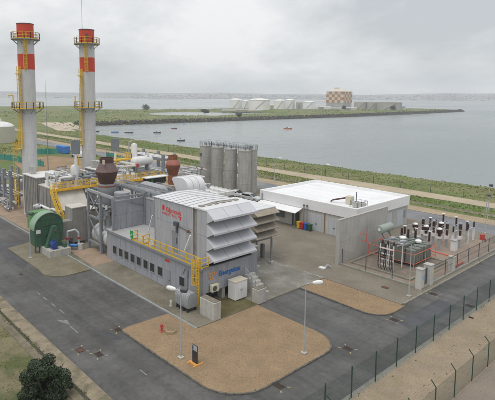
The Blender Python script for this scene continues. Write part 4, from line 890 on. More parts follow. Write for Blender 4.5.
for r_ in range(2):
    y = 64.6 + r_ * 2.6
    MB().box(-80.5, -71.3, y, y + 2.1, 1.5, 2.3).build('tube_bank', whitep, co)
    for k in range(7): MB().lathe((-79.8 + k * 1.3, y + 1.05, 2.3), [(.52, 0), (.46, .28), (.40, .28), (.40, .05)], 16, caps=False).build('fan_ring', whitep, co); MB().cyl((-79.8 + k * 1.3, y + 1.05, 2.31), (-79.8 + k * 1.3, y + 1.05, 2.36), .42, n=16).build('fan_blade_disc', steel_d, co)
    for x in (-80.2, -77.3, -74.4, -71.6): MB().box(x - .1, x + .1, y + .1, y + 2.0, .1, 1.5).build('leg', steelg, co)
def car(name, label, x, y, rz, body, wagon):
    t_ = thing(name, label, 'car', (x, y, .125), 'parked cars', rz)
    L_, w = 4.4, 1.76; hw = w / 2
    prof = [(-2.2, .35), (-2.2, .75), (-2.05, .95), (-1.95, 1.42), (-1.55, 1.5), (.1, 1.48), (1.0, .98), (1.95, .86), (2.2, .62), (2.2, .35)] if wagon else [(-2.1, .35), (-2.12, .85), (-1.75, 1.0), (-1.3, 1.42), (-.1, 1.46), (.95, .98), (1.9, .85), (2.1, .6), (2.1, .35)]
    lowp = [(a, min(c, .97)) for a, c in prof]; n = len(prof)
    MB().prism_y(prof, -hw + .12, hw - .12).prism_y([(a * .995, c) for a, c in lowp], -hw, hw).build('body', body, t_, local=True, bevel=.04)
    gl = [(-1.8, 1.0), (-1.72, 1.38), (.05, 1.40), (.8, 1.0)] if wagon else [(-1.45, 1.0), (-1.15, 1.36), (-.1, 1.38), (.75, 1.0)]
    for s_ in (-1, 1): MB().prism_y(gl, s_ * (hw - .12) - .008, s_ * (hw - .12) + .008).build('side_window', darkgl, t_, local=True)
    MB().add([(.16, -.68, 1.465), (.16, .68, 1.465), (1.0, .7, 1.0), (1.0, -.7, 1.0)], [(0, 1, 2, 3)]).build('windscreen', darkgl, t_, local=True)
    bx = -2.01 if wagon else -1.6
    MB().box(bx - .03, bx + .01, -.62, .62, 1.05, 1.34).build('rear_window', darkgl, t_, local=True)
    for a in (-1.35, 1.35):
        for s_ in (-1, 1):
            wl = MB().cyl((a, s_ * (hw - .2), .32), (a, s_ * (hw + .01), .32), .32, n=18).build('wheel', black, t_, local=True); MB().cyl((a, s_ * (hw + .01), .32), (a, s_ * (hw + .02), .32), .2, n=14).build('rim', galv, wl, local=True)
    for s_ in (-1, 1): MB().box(2.1 if not wagon else 2.14, 2.2, s_ * .62 - .18, s_ * .62 + .18, .62, .76).build('headlight', lampw, t_, local=True); MB().box(-2.22, -2.14, s_ * .68 - .12, s_ * .68 + .12, .72, .92).build('tail_light', redp, t_, local=True)
    return t_
car('parked_car', 'silver estate car parked beside the white building', -69.6, 72.4, R(8), cars, True)
car('parked_car', 'white hatchback left of the silver car near the silos', -73.9, 72.6, R(6), carw, False)

# ================================================================ WHITE FLAT-ROOFED BUILDING
wb = thing('control_building', 'low white flat roofed building with deep parapet behind the yard', 'building', (-49.5, 72, .12))
WX0, WX1, WY0, WY1 = -59.2, -39.8, 64.0, 80.0
MB().box(WX0 + .2, WX1 - .15, WY0 + .15, WY1 - .15, .05, 4.55).build('wall', bldgrey, wb)
# front wall slabs between openings
xs_p = np.linspace(WX0 + .2, WX1 - .15, 9)
for k in range(8): MB().box(xs_p[k] + .01, xs_p[k+1] - .01, WY0 + .10, WY0 + .15, .12, 3.35).build('wall_panel', render_w, wb)
ys_p = np.linspace(WY0 + .15, WY1 - .15, 7)
for k in range(6): MB().box(WX1 - .15, WX1 - .10, ys_p[k] + .01, ys_p[k+1] - .01, .12, 3.35).build('wall_panel', bldgrey, wb)
for nm, a in (('parapet', (WX0 - .1, WX1 + .1, WY0 - .1, WY0 + .25)), ('parapet', (WX0 - .1, WX1 + .1, WY1 - .25, WY1 + .1)), ('parapet', (WX0 - .1, WX0 + .25, WY0 + .25, WY1 - .25)), ('parapet', (WX1 - .25, WX1 + .1, WY0 + .25, WY1 - .25))):
    MB().box(a[0], a[1], a[2], a[3], 3.4, 5.05).build(nm, membrane, wb, bevel=.015)
MB().box(WX0 + .2, WX1 - .2, WY0 + .2, WY1 - .2, 4.45, 4.6).build('roof', membrane, wb)
for y in np.arange(66.5, 79, 2.6): MB().box(WX0 + .3, WX1 - .3, y, y + .06, 4.6, 4.612).build('membrane_seam', roofw, wb)
MB().prism_x([(WY0 - 1.9, 2.75), (WY0 - 1.9, 2.83), (WY0 - .05, 3.35), (WY0 - .05, 3.25)], -58.8, -49.8).build('canopy', membrane, wb)
for x in (-58.3, -54.2, -50.1): MB().bar((x, WY0 - 1.7, .12), (x, WY0 - 1.7, 2.75), .1).build('canopy_post', steelg, wb)
gw_ = MB().box(-56.2, -53.6, WY0 + .02, WY0 + .09, 1.0, 2.6).build('window', greengl, wb)
for x in (-56.25, -55.35, -54.45, -53.6): MB().box(x, x + .07, WY0 - .02, WY0 + .02, .95, 2.65).build('mullion', steelg, gw_)
ed = MB().box(-51.9, -50.4, WY0 + .02, WY0 + .09, .14, 2.5).build('door', darkgl, wb)
for x in (-51.95, -51.18, -50.45): MB().box(x, x + .08, WY0 - .02, WY0 + .02, .14, 2.55).build('mullion', steelg, ed)
for x0 in (-48.0, -44.6):
    for k in (0, 1):
        dd = MB().box(x0 + k * .98, x0 + k * .98 + .95, WY0 + .03, WY0 + .09, .14, 2.75).build('door', mat('pale_door', (.52, .55, .58), .5, var=.04, scale=1, streak=.06), wb); MB().box(x0 + (.8 if k == 0 else 1.03), x0 + (.9 if k == 0 else 1.13), WY0 - .02, WY0 + .03, 1.2, 1.35).build('handle', steel_d, dd)
MB().box(-41.9, -41.3, WY0 + .03, WY0 + .09, .6, 2.7).build('window', darkgl, wb)
MB().cyl((-45.4, WY0 - .02, .2), (-45.4, WY0 - .02, 3.3), .07, n=8).build('downpipe', mat('rust_pipe', (.24, .17, .12), .7, var=.15), wb)
for x in (-49.35, -48.7): MB().tube([(x, WY0 - .25, .2), (x, WY0 - .25, 3.9)], .08).build('vent_pipe', steelg, wb); MB().cyl((x, WY0 - .25, 3.9), (x, WY0 - .25, 4.1), .14, n=10).build('vent_cap', steel_d, wb)
MB().cyl((-58.6, WY0 - .25, 2.9), (-58.6, WY0 - .25, 4.6), .09, n=8).build('vent_pipe', steelg, wb)
for y in (72.6, 76.3):
    for k in (0, 1): MB().box(WX1 - .1, WX1 - .05, y + k * 1.02, y + k * 1.02 + 1.0, .14, 2.9).build('door', mat('pale_door', (.52, .55, .58)), wb)
MB().box(WX1 - .1, WX1 - .04, 78.6, 79.1, 1.4, 2.6).build('wall_box', steelg, wb)
# roof plant
rp = thing('roof_unit', 'beige rooftop unit with brown ducting on the white roof', 'rooftop unit', (-44, 67.5, 4.6))
MB().box(-44.0, -43.0, 67.4, 68.4, 4.62, 5.9).build('case', beige, rp, bevel=.03); MB().box(-42.9, -42.0, 67.5, 68.3, 4.62, 5.2).build('case', mat('grey_case', (.5, .49, .46), .6), rp, bevel=.03)
MB().bar((-44.0, 67.9, 5.5), (-46.2, 66.6, 4.9), .12).bar((-44.0, 68.3, 5.6), (-46.2, 67.2, 5.0), .12).bar((-46.2, 66.6, 4.62), (-46.2, 67.2, 5.0), .1).build('duct', rust_d, rp)
MB().cyl((-43.2, 69.3, 4.62), (-43.2, 69.3, 6.4), .06).build('vent_pipe', steel_d, rp)
rq = thing('roof_condensers', 'pair of grey rooftop condensers inside a light rail near the parapet corner', 'rooftop unit', (-41.2, 66.6, 4.6))
for x in (-41.9, -40.9): c_ = MB().box(x, x + .8, 66.2, 67.2, 4.65, 5.5).build('condenser', mat('grey_case', (.5, .49, .46)), rq, bevel=.03); MB().cyl((x + .4, 66.7, 5.5), (x + .4, 66.7, 5.53), .32, n=16).build('fan_grille', steel_d, c_)
rail(MB(), [(-42.2, 66.0, 4.62), (-40.2, 66.0, 4.62), (-40.2, 67.6, 4.62), (-42.2, 67.6, 4.62), (-42.2, 66.0, 4.62)], 1.1, 1.0, .025, toe=False).build('guard_rail', galv, rq)
# recycling bins
for k, (cn, x) in enumerate((('yellow', -49.8), ('red', -49.1), ('blue', -48.35), ('green', -47.6))):
    t_ = thing('recycling_bin', cn + ' wheeled recycling bin by the wall of the white building', 'bin', (x, 63.2, .125), 'recycling bins')
    MB().add([(-.24, -.26, .1), (.24, -.26, .1), (.24, .26, .1), (-.24, .26, .1), (-.29, -.34, 1.05), (.29, -.34, 1.05), (.29, .3, 1.05), (-.29, .3, 1.05)], [(0,3,2,1),(4,5,6,7),(0,1,5,4),(1,2,6,5),(2,3,7,6),(3,0,4,7)]).build('body', binm[cn], t_, local=True)
    MB().prism_x([(-.37, 1.05), (.34, 1.05), (.34, 1.12), (0, 1.17), (-.37, 1.12)], -.31, .31).build('lid', binm[cn], t_, local=True)
    for s_ in (-.22, .22): MB().cyl((s_ - .04, .27, .11), (s_ + .04, .27, .11), .11, n=12).build('wheel', black, t_, local=True)
pl_ = thing('valve_box', 'small white box lying on the paving by the gravel bed corner', 'box', (-36.0, 50.6, .12))
MB().box(-36.4, -35.6, 50.3, 50.9, .12, .25).build('plate', whitep, pl_); MB().tube([(-35.9, 50.9, .2), (-35.6, 51.2, .55), (-35.4, 51.5, .2)], .1).build('hose', galv, pl_, smooth=True)

# ================================================================ BLAST WALL + SUBSTATION
bw = thing('blast_wall', 'tall bare concrete wall between the yard and the transformer', 'wall', (-35.6, 59, .1))
for k in range(5):
    y0 = 53.35 + k * 2.36
    for z0, z1 in ((.05, 2.98), (3.0, 5.95)): MB().box(-35.75, -35.45, y0, y0 + 2.345, z0, z1).build('concrete_panel', conc_wall, bw, bevel=.012)
MB().box(-35.78, -35.42, 53.3, 65.2, 5.95, 6.05).build('coping', conc_pl, bw); MB().box(-35.9, -35.4, 53.2, 53.34, .05, 6.0).build('end_post', conc_wall, bw)
ss = slab('substation_slab', [(-35.4, 53.9), (-24.9, 53.9), (-24.9, 79), (-35.4, 79)], KZ + .05, slabgravel)
for a in ((-35.4, -24.55, 53.4, 53.9), (-24.9, -24.55, 53.9, 79.2)): struct(MB().box(*a, .0, .3).build('substation_plinth', kerbm))
struct(MB().box(-34.8, -26.6, 54.9, 55.1, .0, .38).box(-34.8, -26.6, 64.6, 64.8, .0, .38).box(-34.8, -34.6, 55.1, 64.6, .0, .38).box(-26.8, -26.6, 55.1, 64.6, .0, .38).build('bund_wall', kerbm))
struct(MB().box(-34.55, -26.85, 55.15, 64.55, .0, .25).build('bund_floor', mat('bund_stones', (.23, .19, .15), .95, var=.2, scale=.8, fine=.25, fscale=9, bump=.5)))
tr = thing('power_transformer', 'grey green power transformer with radiator banks and conservator', 'transformer', (-31, 61.5, .35))
MB().box(-32.2, -29.7, 59.2, 64.1, .6, 2.75).build('tank', xf_g, tr, bevel=.05); MB().box(-32.3, -29.6, 59.1, 64.2, 2.75, 2.87).build('lid', xf_g, tr)
MB().box(-32.0, -30.0, 59.4, 63.9, .35, .6).build('skid', steel_d, tr)
for k in range(7):
    y = 59.15 + k * .68 + (.2 if k > 3 else 0); h_ = 2.55 + .1 * (k % 2)
    r_ = MB().box(-29.55, -28.35, y, y + .46, .75, h_).build('radiator', xf_g, tr, bevel=.08)
    for j in range(4): MB().box(-29.45 + j * .3, -29.35 + j * .3, y - .03, y + .49, .8, h_ - .05).build('fin', xf_g, r_)
    MB().cyl((-29.9, y + .23, 2.4), (-29.0, y + .23, h_ + .1), .08).build('header_pipe', xf_l, tr)
for x in (-33.6, -32.45): MB().box(x, x + .9 if x < -33 else x + .2, 59.6, 63.6, .8, 2.5).build('radiator', xf_g, tr, bevel=.08)
for k in range(5): MB().bar((-32.1 + k * .55, 59.3, 2.98), (-32.1 + k * .55 + .2, 63.9, 3.0), .09, .12).build('stiffener', xf_l, tr)
for k, (x, y, w, h_) in enumerate(((-31.8, 60.0, .3, .5), (-30.9, 60.8, .25, .35), (-30.2, 59.7, .3, .45), (-31.3, 63.4, .25, .4), (-30.1, 63.5, .3, .35))): MB().box(x - w, x + w, y - w, y + w, 2.87, 2.87 + h_).build('valve_box', xf_l if k % 2 else galv, tr, bevel=.03)
MB().tube([(-31.9, 59.5, 3.1), (-31.0, 60.2, 3.3), (-30.2, 61.4, 3.15), (-29.8, 63.2, 3.0)], .07).build('oil_pipe', xf_l, tr, smooth=True)
MB().tube([(-30.4, 59.3, 3.15), (-30.6, 61.2, 3.4), (-31.6, 63.0, 3.2)], .06).build('oil_pipe', galv, tr, smooth=True)
cs = MB().lathe((0, 0, 0), [(.05, -1.5), (.5, -1.42), (.55, -1.3), (.55, 1.3), (.5, 1.42), (.05, 1.5)], 26).build('conservator', xf_l, tr, smooth=True, local=True); cs.rotation_euler = (R(-90), 0, 0); cs.location = (-33.0 + 31, 60.2 - 61.5, 4.3 - .35)
for y in (59.3, 61.0): MB().bar((-33, y, 3.8), (-32.3, y, 2.8), .14).build('conservator_bracket', xf_g, tr)
MB().cyl((-33.0, 58.64, 4.3), (-33.0, 58.68, 4.3), .2, n=14).build('gauge', whitep, tr)
for x, y, z in ((-30.6, 60.4, 3.35), (-29.5, 62.4, 2.75)): MB().lathe((x, y, z), [(.42, 0), (.45, .2), (.3, .32), (.05, .34)], 20).build('dome_cover', lampw, tr, smooth=True)
def insulator(mb, x, y, z0, z1, r, n=None):
    n = n or max(4, int((z1 - z0) / .11)); prof = []
    for k in range(n): a = z0 + (z1 - z0) * k / n; h = (z1 - z0) / n; prof += [(r * .62, a), (r, a + h * .35), (r * .95, a + h * .55), (r * .62, a + h * .75)]
    prof.append((r * .62, z1)); mb.lathe((x, y, 0), prof, 12); return mb
for x, y in ((-31.8, 62.4), (-30.9, 62.4), (-30.0, 62.6)):
    b_ = insulator(MB(), x, y, 2.9, 4.2, .19).build('bushing', porc, tr, smooth=True); MB().cyl((x, y, 4.2), (x, y, 4.45), .06).build('terminal', galv, b_)
cr = thing('cable_rack', 'white ladder like cable rack with dark bushings on the near side of the transformer', 'cable rack', (-30.1, 55.7, .3))
for x in (-31.0, -30.1, -29.25): MB().bar((x, 55.6, .35), (x, 55.6, 3.6), .1).build('post', whitep, cr)
for z in (1.0, 1.7, 2.4, 3.1): MB().bar((-31.05, 55.52, z), (-29.2, 55.52, z), .08, .14).build('rung', whitep, cr)
for k, x in enumerate((-30.9, -30.15, -29.4)):
    b_ = insulator(MB(), x, 55.9, 3.45, 4.0, .16).build('bushing', porc, cr, smooth=True); MB().cyl((x, 55.9, 4.0), (x, 55.9, 4.1), .08).build('terminal', mat('terminal_red', (.3, .07, .05), .5), b_)
    MB().bar((x, 56.0, 3.95), (x - .5, 60.2, 3.2), .09, .14).build('busbar', xf_l if k % 2 else galv, cr)
    MB().bar((x + .35, 56.0, 3.6), (x - .2, 60.2, 3.0), .08, .12).build('busbar', galv, cr)
    for d_ in (-.16, 0.06): MB().tube([(x + d_, 55.75, 3.45), (x + d_, 55.4, 2.6), (x + d_ * 1.3, 55.35, .9), (x + d_ * 1.4 + .15, 55.5, .42)], .05, 7).build('cable', black, cr, smooth=True)
for x in (-31.0, -29.25): MB().bar((x, 57.8, .35), (x, 57.8, 3.45), .1).build('post', whitep, cr)
MB().bar((-31.1, 57.8, 3.45), (-29.15, 57.8, 3.45), .1).build('rung', whitep, cr)
# red sprinkler ring round the transformer
sp = thing('sprinkler_pipe', 'orange red fire spray pipework ringing the transformer', 'pipework', (-30.5, 59.5, .3))
rc = [(-34.3, 58.4), (-28.0, 58.4), (-28.0, 64.3), (-34.3, 64.3), (-34.3, 58.4)]
for z in (2.2, 1.0): MB().tube([(x, y, z) for x, y in rc], .042, 7).build('ring_main', orangep, sp, smooth=True)
for x, y in ((-34.3, 58.4), (-31.2, 58.4), (-28.0, 58.4), (-28.0, 61.5), (-28.0, 64.3), (-34.3, 61.5)): MB().tube([(x, y, .2), (x, y, 2.2)], .042, 7).build('upright', galv if x > -30 else orangep, sp)
MB().tube([(-34.6, 58.4, 4.4), (-34.6, 58.4, 2.4), (-35.3, 58.4, 2.4)], .05, 7).build('branch', orangep, sp); MB().tube([(-34.9, 57.2, 3.7), (-34.3, 57.2, 3.7)], .05, 7).build('branch', orangep, sp)
MB().tube([(-28.0, 62.6, 2.2), (-27.7, 62.6, 1.95), (-25.5, 62.6, 1.85), (-25.2, 62.6, 1.5), (-25.2, 62.6, .4), (-25.2, 66.2, .38)], .09, 9).build('feed_pipe', orangep, sp, smooth=True)

# switchyard gear: each phase its own post
def gear(kind, label, x, y, cat='switchgear'):
    t_ = thing(kind, label, cat, (x, y, .17), 'switchyard gear')
    if kind == 'current_transformer':
        MB().box(-.13, .13, -.13, .13, 0, 1.75).build('pedestal', galv, t_, local=True); MB().box(-.28, .28, -.28, .28, 1.75, 2.05).build('base_box', whitep, t_, local=True)
        b_ = insulator(MB(), 0, 0, 2.05, 2.55, .24).build('insulator', porc, t_, smooth=True, local=True)
        MB().cyl((0, 0, 2.5), (0, 0, 3.05), .40, n=18).build('head', porc, t_, smooth=True, local=True); MB().lathe((0, 0, 3.05), [(.36, 0), (.34, .14), (.1, .24)], 16).build('dome', lampw, t_, smooth=True, local=True)
    elif kind == 'circuit_breaker':
        MB().box(-.14, .14, -.14, .14, 0, 1.7).build('pedestal', galv, t_, local=True); MB().box(-.2, .2, -.35, .35, 1.3, 1.8).build('drive_box', whitep, t_, local=True)
        insulator(MB(), 0, 0, 1.8, 2.6, .2).build('insulator', porc, t_, smooth=True, local=True); insulator(MB(), 0, 0, 2.72, 3.5, .26).build('insulator', porc, t_, smooth=True, local=True); MB().cyl((0, 0, 2.6), (0, 0, 2.72), .26, n=14).cyl((0, 0, 3.5), (0, 0, 3.66), .2, n=14).build('flange', galv, t_, local=True)
    elif kind == 'surge_arrester':
        MB().box(-.1, .1, -.1, .1, 0, 2.0).build('pedestal', galv, t_, local=True); insulator(MB(), 0, 0, 2.0, 3.3, .17).build('insulator', porc, t_, smooth=True, local=True); MB().lathe((0, 0, 3.3), [(.14, 0), (.14, .08), (.24, .1), (.24, .13)], 14).build('cap', lampw, t_, local=True); MB().box(-.25, .25, -.25, .25, .0, .08).build('footplate', conc_pl, t_, local=True)
    elif kind == 'disconnector':
        for s_ in (-1, 1):
            MB().box(-.12, .12, s_ * 1.05 - .12, s_ * 1.05 + .12, 0, 1.95).build('pedestal', whitep, t_, local=True); insulator(MB(), 0, s_ * 1.05, 2.05, 2.85, .15).build('insulator', porc, t_, smooth=True, local=True)
        MB().box(-.1, .1, -1.35, 1.35, 1.95, 2.05).build('base_beam', galv, t_, local=True); MB().bar((0, -1.05, 2.92), (0, 1.05, 2.92), .08).build('contact_arm', galv, t_, local=True); MB().box(-.18, .18, -1.3, -.95, .8, 1.3).build('drive_box', whitep, t_, local=True)
    return t_
pn = ('nearest the white building', 'in the middle of its row', 'nearest the roadside fence')
for i, x in enumerate((-33.1, -31.5, -29.6)):
    gear('surge_arrester', 'slim brown surge arrester on a steel post ' + pn[i], x, 65.8)
    gear('current_transformer', 'fat brown current transformer with white dome ' + pn[i], x - .1, 69.1)
    gear('circuit_breaker', 'two tier brown circuit breaker pole ' + pn[i], x, 71.3)
    gear('disconnector', 'white framed disconnector with two brown posts ' + pn[i], x + .2, 74.0)
gear('surge_arrester', 'tall brown tipped arrester post at the far corner of the switchyard', -28.5, 75.4)
gear('surge_arrester', 'brown tipped arrester post left of the far corner of the switchyard', -30.6, 76.8)
gear('surge_arrester', 'brown tipped arrester post farthest back beside the road', -32.8, 77.4)
gear('circuit_breaker', 'two tier brown circuit breaker pole standing alone by the pale kiosk', -28.3, 72.6)
gear('current_transformer', 'fat brown current transformer at the back beside the road', -31.0, 72.6)
gear('surge_arrester', 'slim brown surge arrester between the two rows of breakers', -33.0, 73.4)
gear('disconnector', 'white framed disconnector standing last before the switchyard corner', -28.6, 77.2)
bz = thing('bus_conductors', 'thin grey conductors strung between the switchyard posts', 'conductors', (-31, 70, 3))
for x, bx_ in ((-33.1, -31.8), (-31.5, -30.9), (-29.6, -30.0)):
    MB().tube([(bx_, 62.4, 4.45), (x, 65.8, 3.55), (x - .1, 69.1, 3.4), (x, 71.3, 3.8), (x + .2, 72.95, 3.1)], .025, 5).build('conductor', galv, bz)
kc = thing('kiosk', 'pale control kiosk among the switchyard posts', 'cabinet', (-28.2, 70.6, .17)); MB().box(-28.6, -27.9, 70.2, 71.0, .17, 1.7).build('case', whitep, kc, bevel=.03); MB().box(-28.7, -27.8, 70.1, 71.1, 1.7, 1.78).build('roof', galv, kc)
for lb, x, y, w, h_ in (('pale concrete gate pillar at the near corner of the substation fence', -24.95, 53.7, .36, 2.4), ('wider pale gate pillar second along the substation fence', -24.95, 55.8, .42, 2.45), ('pale pillar where the orange pipe comes down', -24.95, 62.05, .32, 2.0)):
    t_ = thing('gate_pillar', lb, 'pillar', (x, y, .1), 'substation pillars'); MB().box(x - w, x + w, y - w, y + w, .05, h_).build('shaft', render_w, t_, bevel=.02); MB().box(x - w - .05, x + w + .05, y - w - .05, y + w + .05, h_, h_ + .08).build('cap', conc_pl, t_)
    if 'near corner' in lb: MB().box(x + w, x + w + .015, y - .2, y + .2, 1.3, 1.75).build('sign_plate', mat('pale_blue_plate', (.25, .5, .65), .5), t_)
    if 'wider' in lb: MB().box(x + w, x + w + .015, y - .2, y + .1, 1.5, 1.8).build('sign_plate', mat('pale_yellow_plate', (.65, .62, .3), .5), t_)
gt = thing('steel_gate', 'narrow dark steel gate between the two pale pillars', 'gate', (-24.95, 54.8, .1))
for y in (54.2, 55.3): MB().bar((-24.95, y, .3), (-24.95, y, 2.2), .09).build('stile', steel_d, gt)
for z in (.4, 1.3, 2.15): MB().bar((-24.95, 54.2, z), (-24.95, 55.3, z), .06).build('rail', steel_d, gt)
for k in range(6): MB().bar((-24.95, 54.36 + k * .16, .4), (-24.95, 54.36 + k * .16, 2.15), .03).build('bar', steel_d, gt)

# ================================================================ FENCES
def wire_panel(name, length, h, step_v, step_h, wire, material, parent, diag=False):
    m = MB(); hw = wire / 2
    def w_(p, q): m.bar(p, q, wire)
    if diag:
        k = -h
        while k < length:
            for s_ in (1, -1):
                a0, a1 = k, k + h; z0, z1 = (0, h) if s_ > 0 else (h, 0)
                p = Vector((0, a0, z0)); q = Vector((0, a1, z1))
                if a0 < 0: p = p.lerp(q, -a0 / h)
                if a1 > length: q = Vector((0, a0, z0)).lerp(q, (length - a0) / h)
                if (q - p).length > .05: w_(p, q)
            k += step_v
        for z in (.02, h / 2, h): w_((0, 0, z), (0, length, z))
    else:
        y = 0
        while y <= length + .001: w_((0, y, 0), (0, y, h)); y += step_v
        z = 0
        while z <= h + .001: w_((0, 0, z), (0, length, z)); z += step_h
    me = bpy.data.meshes.new(name); me.from_pydata(m.v, [], m.f); me.materials.append(material); return me
of = thing('mesh_fence', 'straight green welded mesh fence along the roadside', 'fence', (-18.5, 26.8, 0))
post_m = MB().box(-.035, .035, -.035, .035, 0, 2.5).build('post', fence_g, of, local=True); post_m.location = (0, 0, 0)
wm = wire_panel('mesh_panel', 3.17, 2.3, .075, .3, .006, fence_g, of)
ypos = [26.8 + k * 3.245 for k in range(-2, 11)]
for k, y in enumerate(ypos):
    if abs(y - 26.8) > .01: linked('post', post_m.data, of, (rnd.uniform(-.02, .02), y - 26.8, 0), (rnd.uniform(-.008, .008), rnd.uniform(-.012, .012), 0))
    if k < len(ypos) - 1: linked('mesh_panel', wm, of, (.02, y + .04 - 26.8, .08))
MB().bar((-18.5, 26.85, 1.6), (-18.5, 28.4, .05), .06).build('brace', fence_g, of)
struct(MB().box(-18.85, -18.42, 15, 84, -.05, .035).build('fence_footing', kerbm))
nf = thing('cranked_fence', 'chain link fence with cranked post tops along the gravel track', 'fence', (-13.69, 35.91, 0))
pm = MB().bar((0, 0, 0), (0, 0, 2.1), .06).bar((0, 0, 2.08), (-.35, -.02, 2.5), .055).build('post', fence_g, nf, local=True)
wm2 = wire_panel('mesh_panel', 3.15, 2.0, .1, .3, .0045, fence_g, nf, diag=True)
yp2 = [35.91 + k * 3.17 for k in range(-2, 6)]
for k, y in enumerate(yp2):
    if abs(y - 35.91) > .01: linked('post', pm.data, nf, (0, y - 35.91, 0), (rnd.uniform(-.01, .01), rnd.uniform(-.015, .015), 0))
    if k < len(yp2) - 1: linked('mesh_panel', wm2, nf, (.0, y - 35.91, .05))
for dx, z in ((-.12, 2.23), (-.22, 2.35), (-.33, 2.48)): MB().bar((-13.69 + dx, yp2[0], z), (-13.69 + dx, yp2[-1], z), .004).build('barbed_wire', steel_d, nf)
sf = thing('substation_fence', 'dark mesh fence round the transformer yard', 'fence', (-24.75, 53.65, .3))
pm3 = MB().box(-.035, .035, -.035, .035, 0, 1.95).build('post', steel_d, sf, local=True)
wm3 = wire_panel('mesh_panel', 3.3, 1.75, .11, .4, .006, steel_d, sf)
pm3.location = (-10.4, 0, 0)
for x in (-7.0, -3.5): linked('post', pm3.data, sf, (x, 0, 0))
for x in (-10.4, -7.0, -3.5): linked('mesh_panel', wm3, sf, (x + .05 + 3.35, 0, .1), (0, 0, R(90)))
y_ = 2.6
ylist = [2.7 + k * 3.42 for k in range(7)]
for k, y in enumerate(ylist):
    linked('post', pm3.data, sf, (0, y, 0))
    if k < len(ylist) - 1: linked('mesh_panel', wm3, sf, (0, y + .05, .1)); MB().bar((-24.75, 53.65 + y, 2.15), (-24.75, 53.65 + y + 3.42, 2.15), .05).bar((-24.75, 53.65 + y, 1.3), (-24.75, 53.65 + y + 3.42, 1.3), .035).build('top_rail', steel_d, sf)
gr_ = thing('guard_rail', 'weathered guard rail between the back road and the green bank', 'guard rail', (-80, 95.6, 0))
GX = np.arange(-236, 20.1, 4.0)
gp = MB().box(-.08, .08, -.06, .06, -.3, .75).build('post', galv, gr_, local=True); gp.location = (GX[0] + 80, .1, 0)
for x in GX[1:]: linked('post', gp.data, gr_, (x + 80, .1, 0))
MB().prism_x([(95.45, .42), (95.53, .5), (95.45, .58), (95.53, .66), (95.45, .74), (95.5, .74), (95.58, .66), (95.5, .58), (95.58, .5), (95.5, .42)], GX[0], GX[-1]).build('beam', mat('weathered_rail', (.40, .36, .29), .7, var=.15, scale=.5), gr_)
pf_ = thing('path_fence', 'thin post and wire fence along the shore path', 'fence', (-60, 116, -1))
pp = MB().box(-.05, .05, -.05, .05, -.2, 1.9).build('post', steel_d, pf_, local=True); pp.location = (-105, 0, hz(-165, 116) + 1)
for x in np.arange(-157.5, 1, 7.5): linked('post', pp.data, pf_, (x + 60, 0, hz(x, 116) + 1))
for z in (.6, 1.2, 1.8): MB().bar((-165, 116, -1 + z), (0, 116, -1 + z), .012).build('wire', steel_d, pf_)

# ================================================================ LAMPS
def lamp(label, x, y, h, hx, hy, z0=0, flood=False, head=True):
    t_ = thing('street_lamp', label, 'street lamp', (x, y, z0), 'street lamps')
    MB().lathe((x, y, z0), [(.085, 0), (.075, 1.2), (.05, 1.3), (.042, h)], 12).build('pole', galv, t_, smooth=True); MB().box(x - .22, x + .22, y - .22, y + .22, z0, z0 + .12).build('base', conc_pl, t_, bevel=.02)
    if head:
        MB().tube([(x, y, z0 + h - .02), (x + hx * .5, y + hy * .5, z0 + h + .06), (x + hx, y + hy, z0 + h + .08)], .035, 8).build('arm', galv, t_, smooth=True)
        hd = MB().lathe((0, 0, 0), [(.02, -.48), (.12, -.42), (.19, -.1), (.2, .2), (.14, .42), (.02, .48)], 16).build('lamp_head', lampw, t_, smooth=True, local=True)
        d = Vector((hx, hy, 0)).normalized(); hd.rotation_euler = d.to_track_quat('Z', 'Y').to_euler(); hd.location = (hx + d.x * .35, hy + d.y * .35, h + .08); hd.scale = (.75, 1, 1)
    if flood: fl = MB().box(-.28, .28, -.22, .22, -.18, .18).build('flood_light', steel_d, t_, local=True, bevel=.04); fl.location = (.12, .25, h + .12); fl.rotation_euler = (R(20), 0, R(30))
    return t_
lamp('street lamp with white head and dark floodlight on the left of the gravel island', -30.8, 23.9, 5.75, -.55, -.2, .09, True)
lamp('street lamp with white head on the right end of the gravel island', -24.6, 32.35, 6.1, .35, .6, .09)
lamp('plain grey lamp pole at the corner of the brown paving below the transformer', -24.65, 50.65, 5.8, 0, 0, .12, head=False)
lamp('grey lamp pole with a dark floodlight in front of the green fan', -63.5, 23.9, 5.9, 0, 0, .11, True, head=False)
lamp('far street lamp behind the white building on the shore side', -80.6, 92.0, 6.2, .9, .4, 0)
lamp('far street lamp beyond the right half of the white roof', -66.5, 92.0, 6.2, .9, .4, 0)
lamp('street lamp with white head behind the switchyard corner', -29.2, 84.5, 6.0, 1.2, .3, 0, True)
lamp('tall dark headed post at the right edge beyond the switchyard', -31.5, 92.0, 6.4, 0, 0, 0, True, head=False)
fp = thing('fire_call_post', 'post with a red fire box on the roadside fence', 'fire post', (-24.4, 70.0, .12))
MB().bar((-24.4, 70, .12), (-24.4, 70, 3.5), .1).build('post', galv, fp); MB().box(-24.7, -24.2, 69.8, 70.2, 2.75, 3.5).build('fire_box', redp, fp, bevel=.02); MB().box(-24.25, -24.15, 70.3, 70.6, 2.4, 2.9).build('bell', redp, fp)

